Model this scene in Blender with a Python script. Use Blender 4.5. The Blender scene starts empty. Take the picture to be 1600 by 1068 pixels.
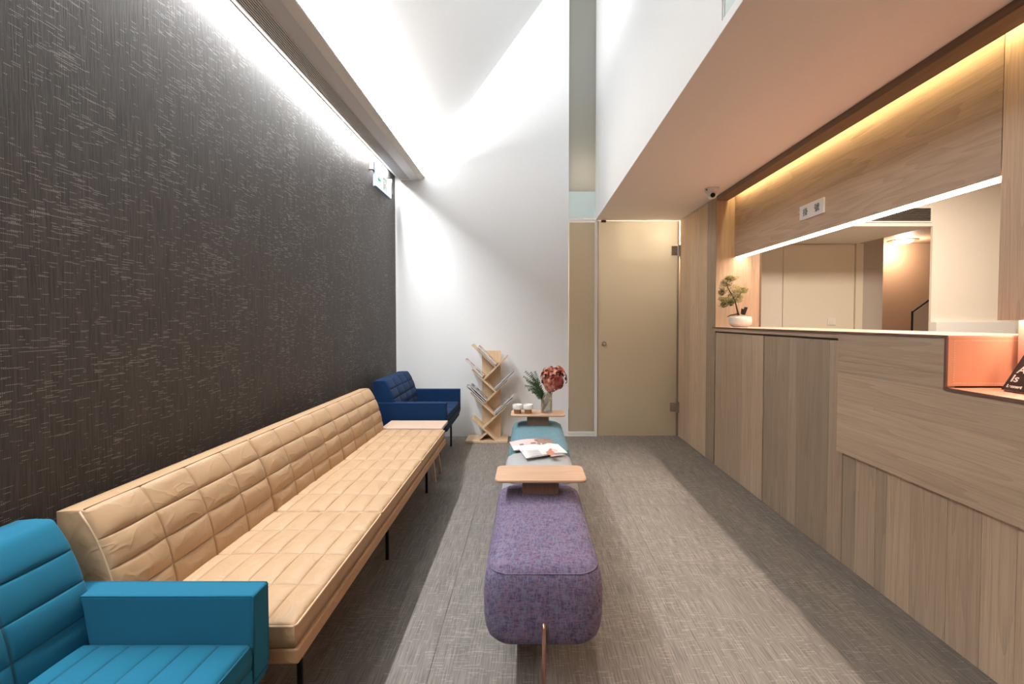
import bpy, bmesh, math, random
from mathutils import Vector, Matrix, Euler
random.seed(7)
PI = math.pi
sc = bpy.context.scene
C = sc.collection

# ------------------------------------------------------------------ camera, world, exposure
F = 711.0
cam_d = bpy.data.cameras.new('camera'); cam = bpy.data.objects.new('camera', cam_d); C.objects.link(cam)
cam_d.sensor_width = 36.0; cam_d.sensor_fit = 'HORIZONTAL'
cam_d.lens = F * 36.0 / 1600.0
PITCH = math.radians(1.6)
cam.location = (0, 0, 1.24)
cam.rotation_euler = (PI / 2 - PITCH, 0, 0)
cam_d.shift_x = -26.0 / 1600.0
cam_d.shift_y = -14.0 / 1600.0
cam_d.clip_start = 0.02
sc.camera = cam
sc.view_settings.view_transform = 'Standard'
sc.view_settings.look = 'None'
sc.view_settings.gamma = 1.0
sc.view_settings.use_curve_mapping = False
sc.view_settings.exposure = 0.09
w = bpy.data.worlds.new('world'); sc.world = w; w.use_nodes = True
w.node_tree.nodes['Background'].inputs[0].default_value = (0.75, 0.85, 1, 1)
w.node_tree.nodes['Background'].inputs[1].default_value = 0.3
sc.cycles.max_bounces = 10; sc.cycles.diffuse_bounces = 6
sc.cycles.sample_clamp_indirect = 6.0

def area(name, loc, rot, sx, sy, power, col):
    l = bpy.data.lights.new(name, 'AREA'); l.shape = 'RECTANGLE'; l.size = sx; l.size_y = sy
    l.energy = power; l.color = col
    o = bpy.data.objects.new(name, l); o.location = loc; o.rotation_euler = rot; C.objects.link(o); return o
def point(name, loc, r, power, col):
    l = bpy.data.lights.new(name, 'POINT'); l.shadow_soft_size = r; l.energy = power; l.color = col
    o = bpy.data.objects.new(name, l); o.location = loc; C.objects.link(o); return o

XW, XR, YB, YF = -1.41, 1.60, 4.84, -1.6      # left wall, wood wall, far wall, near wall
ZS = 2.295                                    # soffit
LED_WALL = 160.0; LED_COVE = 270.0; LED_RECESS = 16.0; OFFICE = 72.0
YM, YL = (YB + YF) / 2, YB - YF - 0.04
area('wall_wash_led', (-1.383, YM - 0.12, 2.745), (0, 0, 0), 0.032, YL - 0.24, LED_WALL, (0.965, 0.985, 1.0))
area('cove_led', (-1.128, YM, 2.752), (0, math.radians(162), 0), 0.012, YL, LED_COVE, (0.965, 0.985, 1.0))
area('recess_led', (1.722, 1.2, 2.385), (0, 0, 0), 0.02, 5.3, LED_RECESS, (1.0, 0.74, 0.34))
area('recess_led_side', (1.6985, 1.2, 2.300), (0, -PI / 2, 0), 0.05, 5.3, 9.0, (1.0, 0.78, 0.40))
area('office_lamp', (3.0, 3.0, 2.56), (0, 0, 0), 0.9, 0.5, OFFICE, (1.0, 0.86, 0.70))
point('corridor_lamp', (1.42, 4.99, 2.13), 0.05, 48.0, (1.0, 0.88, 0.72))
area('corridor_far_lamp', (1.1, 5.9, 2.36), (0, 0, 0), 0.9, 0.3, 9.0, (1.0, 0.90, 0.76))
point('stair_lamp', (4.68, 5.70, 2.14), 0.05, 20.0, (1.0, 0.78, 0.58))
point('upper_landing_lamp', (0.58, 5.10, 2.80), 0.05, 4.5, (1.0, 0.84, 0.72))
area('upper_landing_ceiling_lamp', (0.5, 5.5, 5.3), (0, 0, 0), 0.4, 0.3, 26.0, (1.0, 1.0, 0.96))
# added fill light without a fixture, brightens the tall far wall
wf = area('far_wall_fill', (-0.1, 2.9, 4.15), (math.radians(62), 0, 0), 0.5, 0.2, 16.0, (0.97, 0.985, 1.0))
# narrow-beam line of downlights high under the slope, aimed at the aisle
hl = area('high_downlights', (0.28, 2.3, 4.5), (0, -math.radians(7.0), 0), 0.03, 3.6, 9.5, (1.0, 0.88, 0.75))
hl.data.spread = math.radians(20)

# ------------------------------------------------------------------ materials
def newmat(name):
    m = bpy.data.materials.new(name); m.use_nodes = True
    nt = m.node_tree; b = nt.nodes['Principled BSDF']; return m, nt, b
def N(nt, t, **kw):
    n = nt.nodes.new(t)
    for k, v in kw.items(): setattr(n, k, v)
    return n
def ramp(nt, stops):
    r = N(nt, 'ShaderNodeValToRGB'); e = r.color_ramp.elements
    while len(e) < len(stops): e.new(0.5)
    for i, (p, c) in enumerate(stops):
        e[i].position = p; e[i].color = (c[0], c[1], c[2], 1) if not isinstance(c, (int, float)) else (c, c, c, 1)
    return r
def coords(nt, scale, rand=False, kind='Object'):
    tc = N(nt, 'ShaderNodeTexCoord'); mp = N(nt, 'ShaderNodeMapping'); mp.inputs['Scale'].default_value = scale
    nt.links.new(tc.outputs[kind], mp.inputs['Vector'])
    if rand:
        oi = N(nt, 'ShaderNodeObjectInfo'); mu = N(nt, 'ShaderNodeMath', operation='MULTIPLY'); mu.inputs[1].default_value = 37.0
        nt.links.new(oi.outputs['Random'], mu.inputs[0]); nt.links.new(mu.outputs[0], mp.inputs['Location'])
    return mp.outputs[0]
def noise(nt, vec, scale=1.0, detail=3, rough=0.5, dist=0.0):
    n = N(nt, 'ShaderNodeTexNoise'); n.inputs['Scale'].default_value = scale; n.inputs['Detail'].default_value = detail
    n.inputs['Roughness'].default_value = rough; n.inputs['Distortion'].default_value = dist
    nt.links.new(vec, n.inputs['Vector']); return n.outputs['Fac']
def math2(nt, op, a, b, clamp=False):
    n = N(nt, 'ShaderNodeMath', operation=op); n.use_clamp = clamp
    for i, x in enumerate((a, b)):
        if isinstance(x, (int, float)): n.inputs[i].default_value = x
        else: nt.links.new(x, n.inputs[i])
    return n.outputs[0]
def mixc(nt, fac, a, b, mode='MIX'):
    n = N(nt, 'ShaderNodeMix', data_type='RGBA', blend_type=mode)
    if isinstance(fac, (int, float)): n.inputs[0].default_value = fac
    else: nt.links.new(fac, n.inputs[0])
    for s, x in ((6, a), (7, b)):
        if isinstance(x, tuple): n.inputs[s].default_value = (x[0], x[1], x[2], 1)
        else: nt.links.new(x, n.inputs[s])
    return n.outputs[2]
def bump(nt, b, h, strength=0.3, dist=0.002):
    n = N(nt, 'ShaderNodeBump'); n.inputs['Strength'].default_value = strength; n.inputs['Distance'].default_value = dist
    nt.links.new(h, n.inputs['Height']); nt.links.new(n.outputs[0], b.inputs['Normal'])
def plain(name, col, rough=0.6, metal=0.0, bmp=0.0, spec=0.5, var=0.03):
    m, nt, b = newmat(name)
    v = coords(nt, (1, 1, 1))
    f = noise(nt, v, 60, 3)
    b.inputs['Roughness'].default_value = rough; b.inputs['Metallic'].default_value = metal
    b.inputs['Specular IOR Level'].default_value = spec
    c2 = tuple(min(1, x * (1 - var * 2)) for x in col)
    nt.links.new(mixc(nt, f, col, c2), b.inputs['Base Color'])
    if bmp: bump(nt, b, noise(nt, v, 400, 2), bmp, 0.001)
    return m
def emis(name, col, s):
    m, nt, b = newmat(name)
    b.inputs['Base Color'].default_value = (*col, 1); b.inputs['Emission Color'].default_value = (*col, 1)
    b.inputs['Emission Strength'].default_value = s
    return m
def wood(name, light, dark, axis, tone=0.25, rings=1.0, rough=0.5, fine=1.0, stretch=0.45, wob=0.25):
    """oak: grain runs along `axis`; every object gets its own tone and offset"""
    m, nt, b = newmat(name)
    sc1 = [9.0 * rings] * 3; sc1[axis] = stretch * rings
    sc2 = [260.0 * fine] * 3; sc2[axis] = 5.0 * fine
    v1 = coords(nt, tuple(sc1), True); v2 = coords(nt, tuple(sc2), True)
    n1 = noise(nt, v1, 1.0, 2, 0.5, wob)
    bands = math2(nt, 'FRACT', math2(nt, 'MULTIPLY', n1, 9.0), 0)
    bands = math2(nt, 'POWER', bands, 2.2)
    n2 = noise(nt, v2, 1.0, 3, 0.6)
    pores = ramp(nt, [(0.35, 1.0), (0.62, 0.0)]); nt.links.new(n2, pores.inputs[0])
    f = math2(nt, 'ADD', math2(nt, 'MULTIPLY', bands, 0.30), math2(nt, 'MULTIPLY', pores.outputs[0], 0.32))
    f = math2(nt, 'ADD', f, math2(nt, 'MULTIPLY', n1, 0.25), True)
    col = mixc(nt, f, light, dark)
    oi = N(nt, 'ShaderNodeObjectInfo')
    hs = N(nt, 'ShaderNodeHueSaturation')
    val = math2(nt, 'ADD', math2(nt, 'MULTIPLY', oi.outputs['Random'], tone), 1.0 - tone * 0.6)
    nt.links.new(val, hs.inputs['Value']); nt.links.new(col, hs.inputs['Color'])
    nt.links.new(hs.outputs[0], b.inputs['Base Color'])
    b.inputs['Roughness'].default_value = rough
    bump(nt, b, f, 0.12, 0.001)
    return m
def leather(name, col, seam=0.0):
    m, nt, b = newmat(name)
    v = coords(nt, (1, 1, 1)); vs = coords(nt, (5, 4, 5))
    n1 = noise(nt, v, 5, 3)
    d = tuple(x * y for x, y in zip(col, (0.86, 0.80, 0.73)))
    nt.links.new(mixc(nt, n1, col, d), b.inputs['Base Color'])
    wr = noise(nt, vs, 2.6, 2, 0.4, 0.7)
    fine = noise(nt, v, 380, 2)
    wr2 = ramp(nt, [(0.42, 0.0), (0.50, 1.0), (0.58, 0.0)]); nt.links.new(wr, wr2.inputs[0])
    h = math2(nt, 'ADD', math2(nt, 'MULTIPLY', wr2.outputs[0], 1.0), math2(nt, 'MULTIPLY', fine, 0.12))
    bump(nt, b, h, 0.20, 0.005)
    b.inputs['Roughness'].default_value = 0.5; b.inputs['Specular IOR Level'].default_value = 0.3
    return m
def felt(name, col, dark=0.85):
    m, nt, b = newmat(name)
    v = coords(nt, (1, 1, 1))
    f = noise(nt, v, 700, 3, 0.7); g = noise(nt, v, 6, 2)
    c = mixc(nt, f, tuple(x * 1.12 for x in col), tuple(x * dark * 0.85 for x in col))
    nt.links.new(c, b.inputs['Base Color'])
    b.inputs['Roughness'].default_value = 0.9; b.inputs['Sheen Weight'].default_value = 0.04; b.inputs['Specular IOR Level'].default_value = 0.12
    bump(nt, b, f, 0.25, 0.001)
    return m
def weave(name, base, warp, weft, s=1.0, contrast=1.0):
    m, nt, b = newmat(name)
    tc = N(nt, 'ShaderNodeTexCoord'); sep = N(nt, 'ShaderNodeSeparateXYZ'); nt.links.new(tc.outputs['Object'], sep.inputs[0])
    sn = N(nt, 'ShaderNodeSeparateXYZ'); nt.links.new(tc.outputs['Normal'], sn.inputs[0])
    side = math2(nt, 'GREATER_THAN', math2(nt, 'ABSOLUTE', sn.outputs[0], 0), 0.75)
    def pick(a, b_):
        return math2(nt, 'ADD', math2(nt, 'MULTIPLY', a, math2(nt, 'SUBTRACT', 1.0, side)), math2(nt, 'MULTIPLY', b_, side))
    ua = pick(sep.outputs[0], sep.outputs[1])
    vb = pick(math2(nt, 'ADD', sep.outputs[1], sep.outputs[2]), sep.outputs[2])
    def threads(along, across, rows, ln, seed):
        row = math2(nt, 'FLOOR', math2(nt, 'MULTIPLY', across, rows * s), 0)
        cb = N(nt, 'ShaderNodeCombineXYZ')
        nt.links.new(math2(nt, 'MULTIPLY', along, ln * s), cb.inputs[0]); nt.links.new(math2(nt, 'MULTIPLY', row, 2.713), cb.inputs[1]); cb.inputs[2].default_value = seed
        return noise(nt, cb.outputs[0], 1, 2, 0.6)
    A = threads(ua, vb, 300, 45, 0.0); B = threads(vb, ua, 300, 45, 9.0)
    D = threads(ua, vb, 110, 16, 3.0); E = threads(vb, ua, 110, 16, 5.0)
    ra = ramp(nt, [(0.5 - .09 / contrast, 0.0), (0.5 + .12 / contrast, 1.0)]); nt.links.new(math2(nt, 'MULTIPLY', math2(nt, 'ADD', math2(nt, 'MULTIPLY', A, 1.35), math2(nt, 'MULTIPLY', D, 0.65)), 0.5), ra.inputs[0])
    rb = ramp(nt, [(0.5 - .09 / contrast, 0.0), (0.5 + .12 / contrast, 1.0)]); nt.links.new(math2(nt, 'MULTIPLY', math2(nt, 'ADD', math2(nt, 'MULTIPLY', B, 1.35), math2(nt, 'MULTIPLY', E, 0.65)), 0.5), rb.inputs[0])
    c = mixc(nt, math2(nt, 'MULTIPLY', ra.outputs[0], 0.8), base, warp)
    c = mixc(nt, math2(nt, 'MULTIPLY', rb.outputs[0], 0.75), c, weft)
    nt.links.new(c, b.inputs['Base Color'])
    b.inputs['Roughness'].default_value = 0.9; b.inputs['Specular IOR Level'].default_value = 0.1; b.inputs['Sheen Weight'].default_value = 0.05
    bump(nt, b, math2(nt, 'ADD', A, B), 0.3, 0.001)
    return m
def woven_sheet(name, base, dark, dash, streak_ax, dash_ax, third, dash_amt, thr, bead=230.0, dens=2.0, rough=0.6, rows=260.0, dlen=14.0):
    """woven vinyl: fine streaks along one axis, broken pale slub threads along another"""
    m, nt, b = newmat(name)
    s1 = [0, 0, 0]; s1[streak_ax] = 7.0; s1[dash_ax] = 260.0; s1[third] = 1.0
    n1 = noise(nt, coords(nt, tuple(s1)), 1, 3, 0.65)
    s1b = [0, 0, 0]; s1b[streak_ax] = 1.6; s1b[dash_ax] = 28.0; s1b[third] = 1.0
    n1b = noise(nt, coords(nt, tuple(s1b)), 1, 2, 0.5)
    sep = N(nt, 'ShaderNodeSeparateXYZ'); tc = N(nt, 'ShaderNodeTexCoord'); nt.links.new(tc.outputs['Object'], sep.inputs[0])
    rowp = math2(nt, 'MULTIPLY', sep.outputs[streak_ax], rows)
    row = math2(nt, 'FLOOR', rowp, 0)
    cb = N(nt, 'ShaderNodeCombineXYZ')
    nt.links.new(math2(nt, 'MULTIPLY', sep.outputs[dash_ax], dlen), cb.inputs[0]); nt.links.new(math2(nt, 'MULTIPLY', row, 3.717), cb.inputs[1])
    n2 = noise(nt, cb.outputs[0], 1, 2, 0.45)
    inrow = math2(nt, 'LESS_THAN', math2(nt, 'FRACT', rowp, 0), 0.5)
    n3 = noise(nt, coords(nt, (dens, dens * 1.0, dens)), 1.6, 3, 0.6)
    r = ramp(nt, [(0.38, 0.0), (0.62, 1.0)]); nt.links.new(n1, r.inputs[0])
    c = mixc(nt, r.outputs[0], base, dark)
    r3 = ramp(nt, [(0.35, 0.0), (0.7, 0.35)]); nt.links.new(n1b, r3.inputs[0])
    c = mixc(nt, r3.outputs[0], c, dark)
    dens_v = math2(nt, 'ADD', n2, math2(nt, 'MULTIPLY', math2(nt, 'SUBTRACT', n3, 0.5), 0.35))
    r2 = ramp(nt, [(thr, 0.0), (thr + 0.03, 1.0)]); nt.links.new(dens_v, r2.inputs[0])
    fr = math2(nt, 'FRACT', math2(nt, 'MULTIPLY', sep.outputs[dash_ax], bead), 0)
    bd = math2(nt, 'GREATER_THAN', fr, 0.38)
    f = math2(nt, 'MULTIPLY', math2(nt, 'MULTIPLY', math2(nt, 'MULTIPLY', r2.outputs[0], inrow), bd), dash_amt)
    c = mixc(nt, f, c, dash)
    nt.links.new(c, b.inputs['Base Color'])
    b.inputs['Roughness'].default_value = rough; b.inputs['Specular IOR Level'].default_value = 0.35
    bump(nt, b, math2(nt, 'ADD', n1, math2(nt, 'MULTIPLY', f, 1.5)), 0.35, 0.002)
    return m
def frosted(name, tr, df, mix=0.5, rough=0.3):
    m, nt, b = newmat(name)
    f = noise(nt, coords(nt, (1, 1, 1)), 2.5, 3)
    b.inputs['Roughness'].default_value = rough
    nt.links.new(mixc(nt, f, df, tuple(x * .93 for x in df)), b.inputs['Base Color'])
    t = N(nt, 'ShaderNodeBsdfTranslucent'); t.inputs[0].default_value = (*tr, 1)
    mx = N(nt, 'ShaderNodeMixShader'); mx.inputs[0].default_value = mix
    nt.links.new(b.outputs[0], mx.inputs[1]); nt.links.new(t.outputs[0], mx.inputs[2])
    nt.links.new(mx.outputs[0], nt.nodes['Material Output'].inputs['Surface'])
    return m
def glass(name, col=(1, 1, 1), rough=0.0):
    m, nt, b = newmat(name)
    b.inputs['Base Color'].default_value = (*col, 1); b.inputs['Transmission Weight'].default_value = 1
    b.inputs['Roughness'].default_value = rough; b.inputs['IOR'].default_value = 1.45
    return m
def thin_glass(name, tint):
    m, nt, b = newmat(name)
    t = N(nt, 'ShaderNodeBsdfTransparent'); t.inputs[0].default_value = (*tint, 1)
    g = N(nt, 'ShaderNodeBsdfGlossy'); g.inputs['Roughness'].default_value = 0.02
    lw = N(nt, 'ShaderNodeLayerWeight'); lw.inputs[0].default_value = 0.35
    mx = N(nt, 'ShaderNodeMixShader'); nt.links.new(math2(nt, 'MULTIPLY', lw.outputs['Fresnel'], 0.4), mx.inputs[0])
    nt.links.new(t.outputs[0], mx.inputs[1]); nt.links.new(g.outputs[0], mx.inputs[2])
    nt.links.new(mx.outputs[0], nt.nodes['Material Output'].inputs['Surface'])
    return m
def printed(name, paper, inks, s=30.0, thr=0.55):
    """a magazine page: blocks of printed colour on paper"""
    m, nt, b = newmat(name)
    v = coords(nt, (s, s * 1.3, s), False)
    vo = N(nt, 'ShaderNodeTexVoronoi'); vo.distance = 'CHEBYCHEV'; vo.inputs['Scale'].default_value = 1.0
    nt.links.new(v, vo.inputs['Vector'])
    r = ramp(nt, [(i / max(1, len(inks)), c) for i, c in enumerate(inks)]); r.color_ramp.interpolation = 'CONSTANT'
    sp = N(nt, 'ShaderNodeSeparateColor'); nt.links.new(vo.outputs['Color'], sp.inputs[0])
    nt.links.new(sp.outputs[0], r.inputs[0])
    g = math2(nt, 'GREATER_THAN', sp.outputs[1], thr)
    nt.links.new(mixc(nt, g, paper, r.outputs[0]), b.inputs['Base Color'])
    b.inputs['Roughness'].default_value = 0.35
    return m

M = {}
M['white'] = plain('white_paint', (0.78, 0.785, 0.785), 0.6, bmp=0.04)
M['slope'] = plain('white_ceiling_paint', (0.78, 0.78, 0.775), 0.7)
M['soffit'] = plain('soffit_paint', (0.93, 0.87, 0.80), 0.7)
M['boxgrey'] = plain('box_paint', (0.62, 0.59, 0.57), 0.6)
M['lip'] = plain('cove_lip_paint', (0.66, 0.62, 0.56), 0.6)
M['wallpaper'] = woven_sheet('woven_wallcovering', (0.100, 0.086, 0.077), (0.046, 0.039, 0.035), (0.62, 0.58, 0.54), 2, 1, 0, 0.66, 0.612, 210.0, 2.0, 0.6, 330.0, 18.0)
M['floor'] = woven_sheet('woven_vinyl_floor', (0.245, 0.217, 0.19), (0.12, 0.105, 0.092), (0.60, 0.55, 0.48), 1, 0, 2, 0.5, 0.60, 230.0, 1.2, 0.6, 260.0, 16.0)
M['frontwall'] = plain('taupe_paint', (0.16, 0.14, 0.125), 0.7)
M['floorjoint'] = plain('dark_joint', (0.06, 0.05, 0.045), 0.8)
OAK_L, OAK_D = (0.64, 0.475, 0.33), (0.36, 0.245, 0.16)
M['oak_v'] = wood('oak_vertical_grain', OAK_L, OAK_D, 2, 0.62)
M['oak_h'] = wood('oak_lengthwise_grain', OAK_L, OAK_D, 1, 0.40)
M['oak_head'] = wood('oak_cathedral_grain', (0.50, 0.36, 0.25), (0.25, 0.165, 0.108), 1, 0.05, 0.75, stretch=1.0, wob=0.3)
M['oak_dark'] = wood('brown_oak_edge', (0.20, 0.125, 0.075), (0.11, 0.066, 0.04), 1, 0.1)
M['oak_pale'] = wood('pale_natural_wood', (0.72, 0.54, 0.35), (0.54, 0.37, 0.215), 2, 0.10, 1.2)
M['oak_tray'] = wood('oiled_oak_tray', (0.60, 0.39, 0.255), (0.42, 0.25, 0.15), 0, 0.08, 1.4)
M['oak_block'] = wood('smoked_oak_block', (0.27, 0.175, 0.11), (0.17, 0.10, 0.062), 2, 0.05)
M['ash'] = wood('pale_ash', (0.60, 0.44, 0.34), (0.44, 0.30, 0.22), 0, 0.1, 1.3)
M['tan'] = leather('tan_leather', (0.47, 0.315, 0.185))
M['tan_side'] = leather('tan_leather_rail', (0.47, 0.285, 0.15))
M['piping'] = plain('dark_seam', (0.22, 0.13, 0.07), 0.6)
M['tanpipe'] = plain('tan_piping', (0.60, 0.41, 0.25), 0.5)
M['tan_seam_shade'] = plain('tan_crease_shade', (0.38, 0.235, 0.13), 0.6)  # crease shade of the quilting, painted as darker colour along the seams
M['teal_seam_shade'] = plain('teal_crease_shade', (0.010, 0.085, 0.13), 0.9)
M['navy_seam_shade'] = plain('navy_crease_shade', (0.003, 0.012, 0.04), 0.9)
M['teal'] = felt('teal_wool_felt', (0.014, 0.138, 0.228))
M['navy'] = felt('navy_wool_felt', (0.006, 0.028, 0.085))
M['purple'] = weave('purple_melange_weave', (0.070, 0.060, 0.120), (0.25, 0.145, 0.205), (0.19, 0.19, 0.27), 1.0, 1.2)
M['bluegrey'] = weave('blue_melange_weave', (0.075, 0.16, 0.20), (0.15, 0.26, 0.30), (0.17, 0.27, 0.31), 1.0, 0.7)
M['greyfab'] = weave('light_grey_weave', (0.34, 0.34, 0.34), (0.44, 0.44, 0.43), (0.38, 0.38, 0.38), 1.0, 0.7)
M['copper'] = plain('brushed_copper', (0.62, 0.34, 0.24), 0.32, 0.9)
M['black'] = plain('black_steel', (0.012, 0.012, 0.013), 0.4, 0.3)
M['blackpl'] = plain('black_plastic', (0.015, 0.015, 0.015), 0.3)
M['steel'] = plain('brushed_steel', (0.45, 0.43, 0.41), 0.3, 1.0)
M['whitemetal'] = plain('white_enamel', (0.78, 0.79, 0.77), 0.35)
M['frost_door'] = frosted('frosted_glass_warm', (0.80, 0.76, 0.68), (0.50, 0.45, 0.365), 0.5, 0.28)
M['frost_side'] = frosted('frosted_glass_warm_side', (0.70, 0.65, 0.53), (0.53, 0.475, 0.38), 0.4, 0.25)
M['frost_up'] = frosted('frosted_glass_green_grey', (0.62, 0.63, 0.58), (0.40, 0.405, 0.375), 0.5, 0.2)
M['teal_glass'] = plain('pale_teal_back_painted_glass', (0.66, 0.78, 0.755), 0.15)
M['leather_pink'] = plain('coral_leather', (0.66, 0.33, 0.215), 0.5, bmp=0.15)
M['leather_top'] = plain('pale_coral_leather', (0.76, 0.46, 0.36), 0.42, bmp=0.12)
M['leather_edge'] = plain('brown_leather_edge', (0.13, 0.055, 0.035), 0.6)
M['thread'] = plain('white_thread', (0.90, 0.80, 0.70), 0.7)
M['cream'] = plain('cream_paint', (0.80, 0.74, 0.66), 0.7)
M['creamdoor'] = plain('pale_cream_lacquer', (0.80, 0.74, 0.62), 0.45)
M['greywall'] = plain('grey_paint', (0.50, 0.46, 0.42), 0.7)
M['brownwall'] = plain('brown_plaster', (0.42, 0.29, 0.20), 0.6)
M['led_warm'] = emis('warm_led_diffuser', (1.0, 0.71, 0.53), 19.0)
M['led_white'] = emis('white_led_tape', (1.0, 0.98, 0.96), 14.0)
M['led_yellow'] = emis('yellow_led_tape', (1.0, 0.72, 0.32), 6.0)
M['ceramic'] = plain('white_ceramic', (0.84, 0.82, 0.78), 0.25)
M['cork'] = plain('brown_cork', (0.30, 0.15, 0.065), 0.8, bmp=0.3, var=0.15)
M['pot'] = plain('pale_glazed_pot', (0.62, 0.68, 0.66), 0.35, var=0.12)
M['glass'] = thin_glass('clear_glass', (0.93, 0.94, 0.93))
M['water'] = thin_glass('water', (0.93, 0.95, 0.92))
M['glasspanel'] = glass('smoked_glass_balustrade', (0.35, 0.32, 0.28), 0.05)
M['stem'] = plain('green_stem', (0.10, 0.18, 0.035), 0.5)
M['fern'] = plain('fern_green', (0.050, 0.115, 0.035), 0.6, var=0.25)
M['petal'] = plain('rust_petal', (0.58, 0.15, 0.085), 0.55, var=0.35)
M['petal2'] = plain('coral_petal', (0.72, 0.29, 0.18), 0.55, var=0.3)
M['petal3'] = plain('wine_petal', (0.32, 0.05, 0.05), 0.55, var=0.3)
M['needle'] = plain('olive_needles', (0.17, 0.18, 0.055), 0.6, var=0.35)
M['needle2'] = plain('yellow_green_needles', (0.36, 0.33, 0.11), 0.6, var=0.3)
M['bark'] = plain('dark_bark', (0.06, 0.035, 0.022), 0.8, bmp=0.4)
M['moss'] = plain('pale_pebbles', (0.45, 0.35, 0.24), 0.8, var=0.3)
M['paper'] = plain('page_edges', (0.72, 0.70, 0.68), 0.7)
M['sign_face'] = emis('exit_sign_face', (0.93, 1.0, 0.97), 0.9)
M['sign_green'] = emis('exit_green', (0.02, 0.50, 0.32), 0.6)
M['sign_pale'] = plain('exit_pale_blue', (0.35, 0.62, 0.68), 0.4)
M['sign_blue'] = plain('exit_sign_case', (0.16, 0.22, 0.32), 0.4)
M['plaque'] = plain('white_plaque', (0.83, 0.84, 0.86), 0.3)
M['ink'] = plain('black_ink', (0.02, 0.02, 0.025), 0.5)
M['lens'] = plain('dark_lens', (0.01, 0.01, 0.012), 0.08)
M['cover_black'] = plain('glossy_black_cover', (0.02, 0.018, 0.02), 0.18)
M['print_white'] = plain('white_print', (0.80, 0.76, 0.74), 0.4)
M['mag_a'] = printed('magazine_cover_warm', (0.55, 0.40, 0.28), [(0.35, 0.12, 0.08), (0.60, 0.50, 0.40), (0.10, 0.08, 0.07)], 22, 0.6)
M['mag_b'] = printed('magazine_cover_grey', (0.50, 0.49, 0.50), [(0.12, 0.12, 0.14), (0.62, 0.60, 0.62), (0.28, 0.20, 0.20)], 25, 0.4)
M['mag_c'] = printed('magazine_cover_red', (0.70, 0.66, 0.64), [(0.55, 0.03, 0.08), (0.60, 0.55, 0.55), (0.20, 0.15, 0.15)], 18, 0.55)
M['mag_d'] = printed('magazine_cover_pink', (0.70, 0.62, 0.62), [(0.50, 0.30, 0.32), (0.15, 0.10, 0.12), (0.75, 0.72, 0.72)], 24, 0.5)
M['page_pink'] = plain('pink_page', (0.76, 0.56, 0.55), 0.4)
M['page_white'] = plain('white_page', (0.84, 0.83, 0.84), 0.4)
M['page_tan'] = plain('tan_photo_page', (0.42, 0.27, 0.21), 0.4, var=0.3)
M['text_grey'] = plain('grey_print', (0.45, 0.42, 0.44), 0.5)

# ------------------------------------------------------------------ helpers
def tag(o, label=None, cat=None, group=None, kind=None):
    if label: o['label'] = label
    if cat: o['category'] = cat
    if group: o['group'] = group
    if kind: o['kind'] = kind
    return o
def thing(name, label, cat, loc, group=None, rz=0.0):
    o = bpy.data.objects.new(name, None); C.objects.link(o); o.location = loc; o.rotation_euler = (0, 0, rz)
    o.empty_display_size = 0.05
    return tag(o, label, cat, group)
def root_loc(p):
    v = Vector((0, 0, 0))
    while p: v = v + p.location; p = p.parent
    return v
def obj(name, bm, mat, parent=None, smooth=False, world=True, loc=None, recalc=True):
    """link a bmesh as one object; world=True: its vertices are in world space and the parents are unrotated"""
    if recalc: bmesh.ops.recalc_face_normals(bm, faces=bm.faces)
    me = bpy.data.meshes.new(name)
    off = Vector((0, 0, 0))
    if loc is not None: off = Vector(loc)
    elif parent is None:
        xs = [v.co for v in bm.verts]
        off = Vector(((min(c.x for c in xs) + max(c.x for c in xs)) / 2, (min(c.y for c in xs) + max(c.y for c in xs)) / 2, min(c.z for c in xs)))
    elif world: off = root_loc(parent)
    if world:
        for v in bm.verts: v.co -= off
    bm.to_mesh(me); bm.free()
    for m in (mat if isinstance(mat, list) else [mat]): me.materials.append(m)
    if smooth:
        for p in me.polygons: p.use_smooth = True
    o = bpy.data.objects.new(name, me); C.objects.link(o)
    if parent is None: o.location = off
    else:
        o.parent = parent
        if loc is not None: o.location = off - root_loc(parent)
    return o
def structure(name, bm, mat, parent=None, **k):
    o = obj(name, bm, mat, parent, **k)
    if parent is None: o['kind'] = 'structure'
    return o
def box(bm, x0, x1, y0, y1, z0, z1, mi=0, bev=0.0):
    vs = [bm.verts.new((x, y, z)) for x in (x0, x1) for y in (y0, y1) for z in (z0, z1)]
    fs = [bm.faces.new([vs[i] for i in q]) for q in ((0, 1, 3, 2), (4, 6, 7, 5), (0, 4, 5, 1), (2, 3, 7, 6), (0, 2, 6, 4), (1, 5, 7, 3))]
    for f in fs: f.material_index = mi
    if bev:
        es = list({e for f in fs for e in f.edges})
        bmesh.ops.bevel(bm, geom=es, offset=bev, segments=3, profile=0.5, affect='EDGES')
    return vs
def B(x0, x1, y0, y1, z0, z1, bev=0.0):
    bm = bmesh.new(); box(bm, x0, x1, y0, y1, z0, z1, 0, bev); return bm
def prism(bm, pts, y0, y1, mi=0):
    """polygon in X-Z extruded along Y"""
    a = [bm.verts.new((x, y0, z)) for x, z in pts]; b = [bm.verts.new((x, y1, z)) for x, z in pts]
    fs = [bm.faces.new(a), bm.faces.new(b[::-1])]
    for i in range(len(pts)):
        j = (i + 1) % len(pts); fs.append(bm.faces.new((a[i], b[i], b[j], a[j])))
    for f in fs: f.material_index = mi
    return a + b
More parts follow.
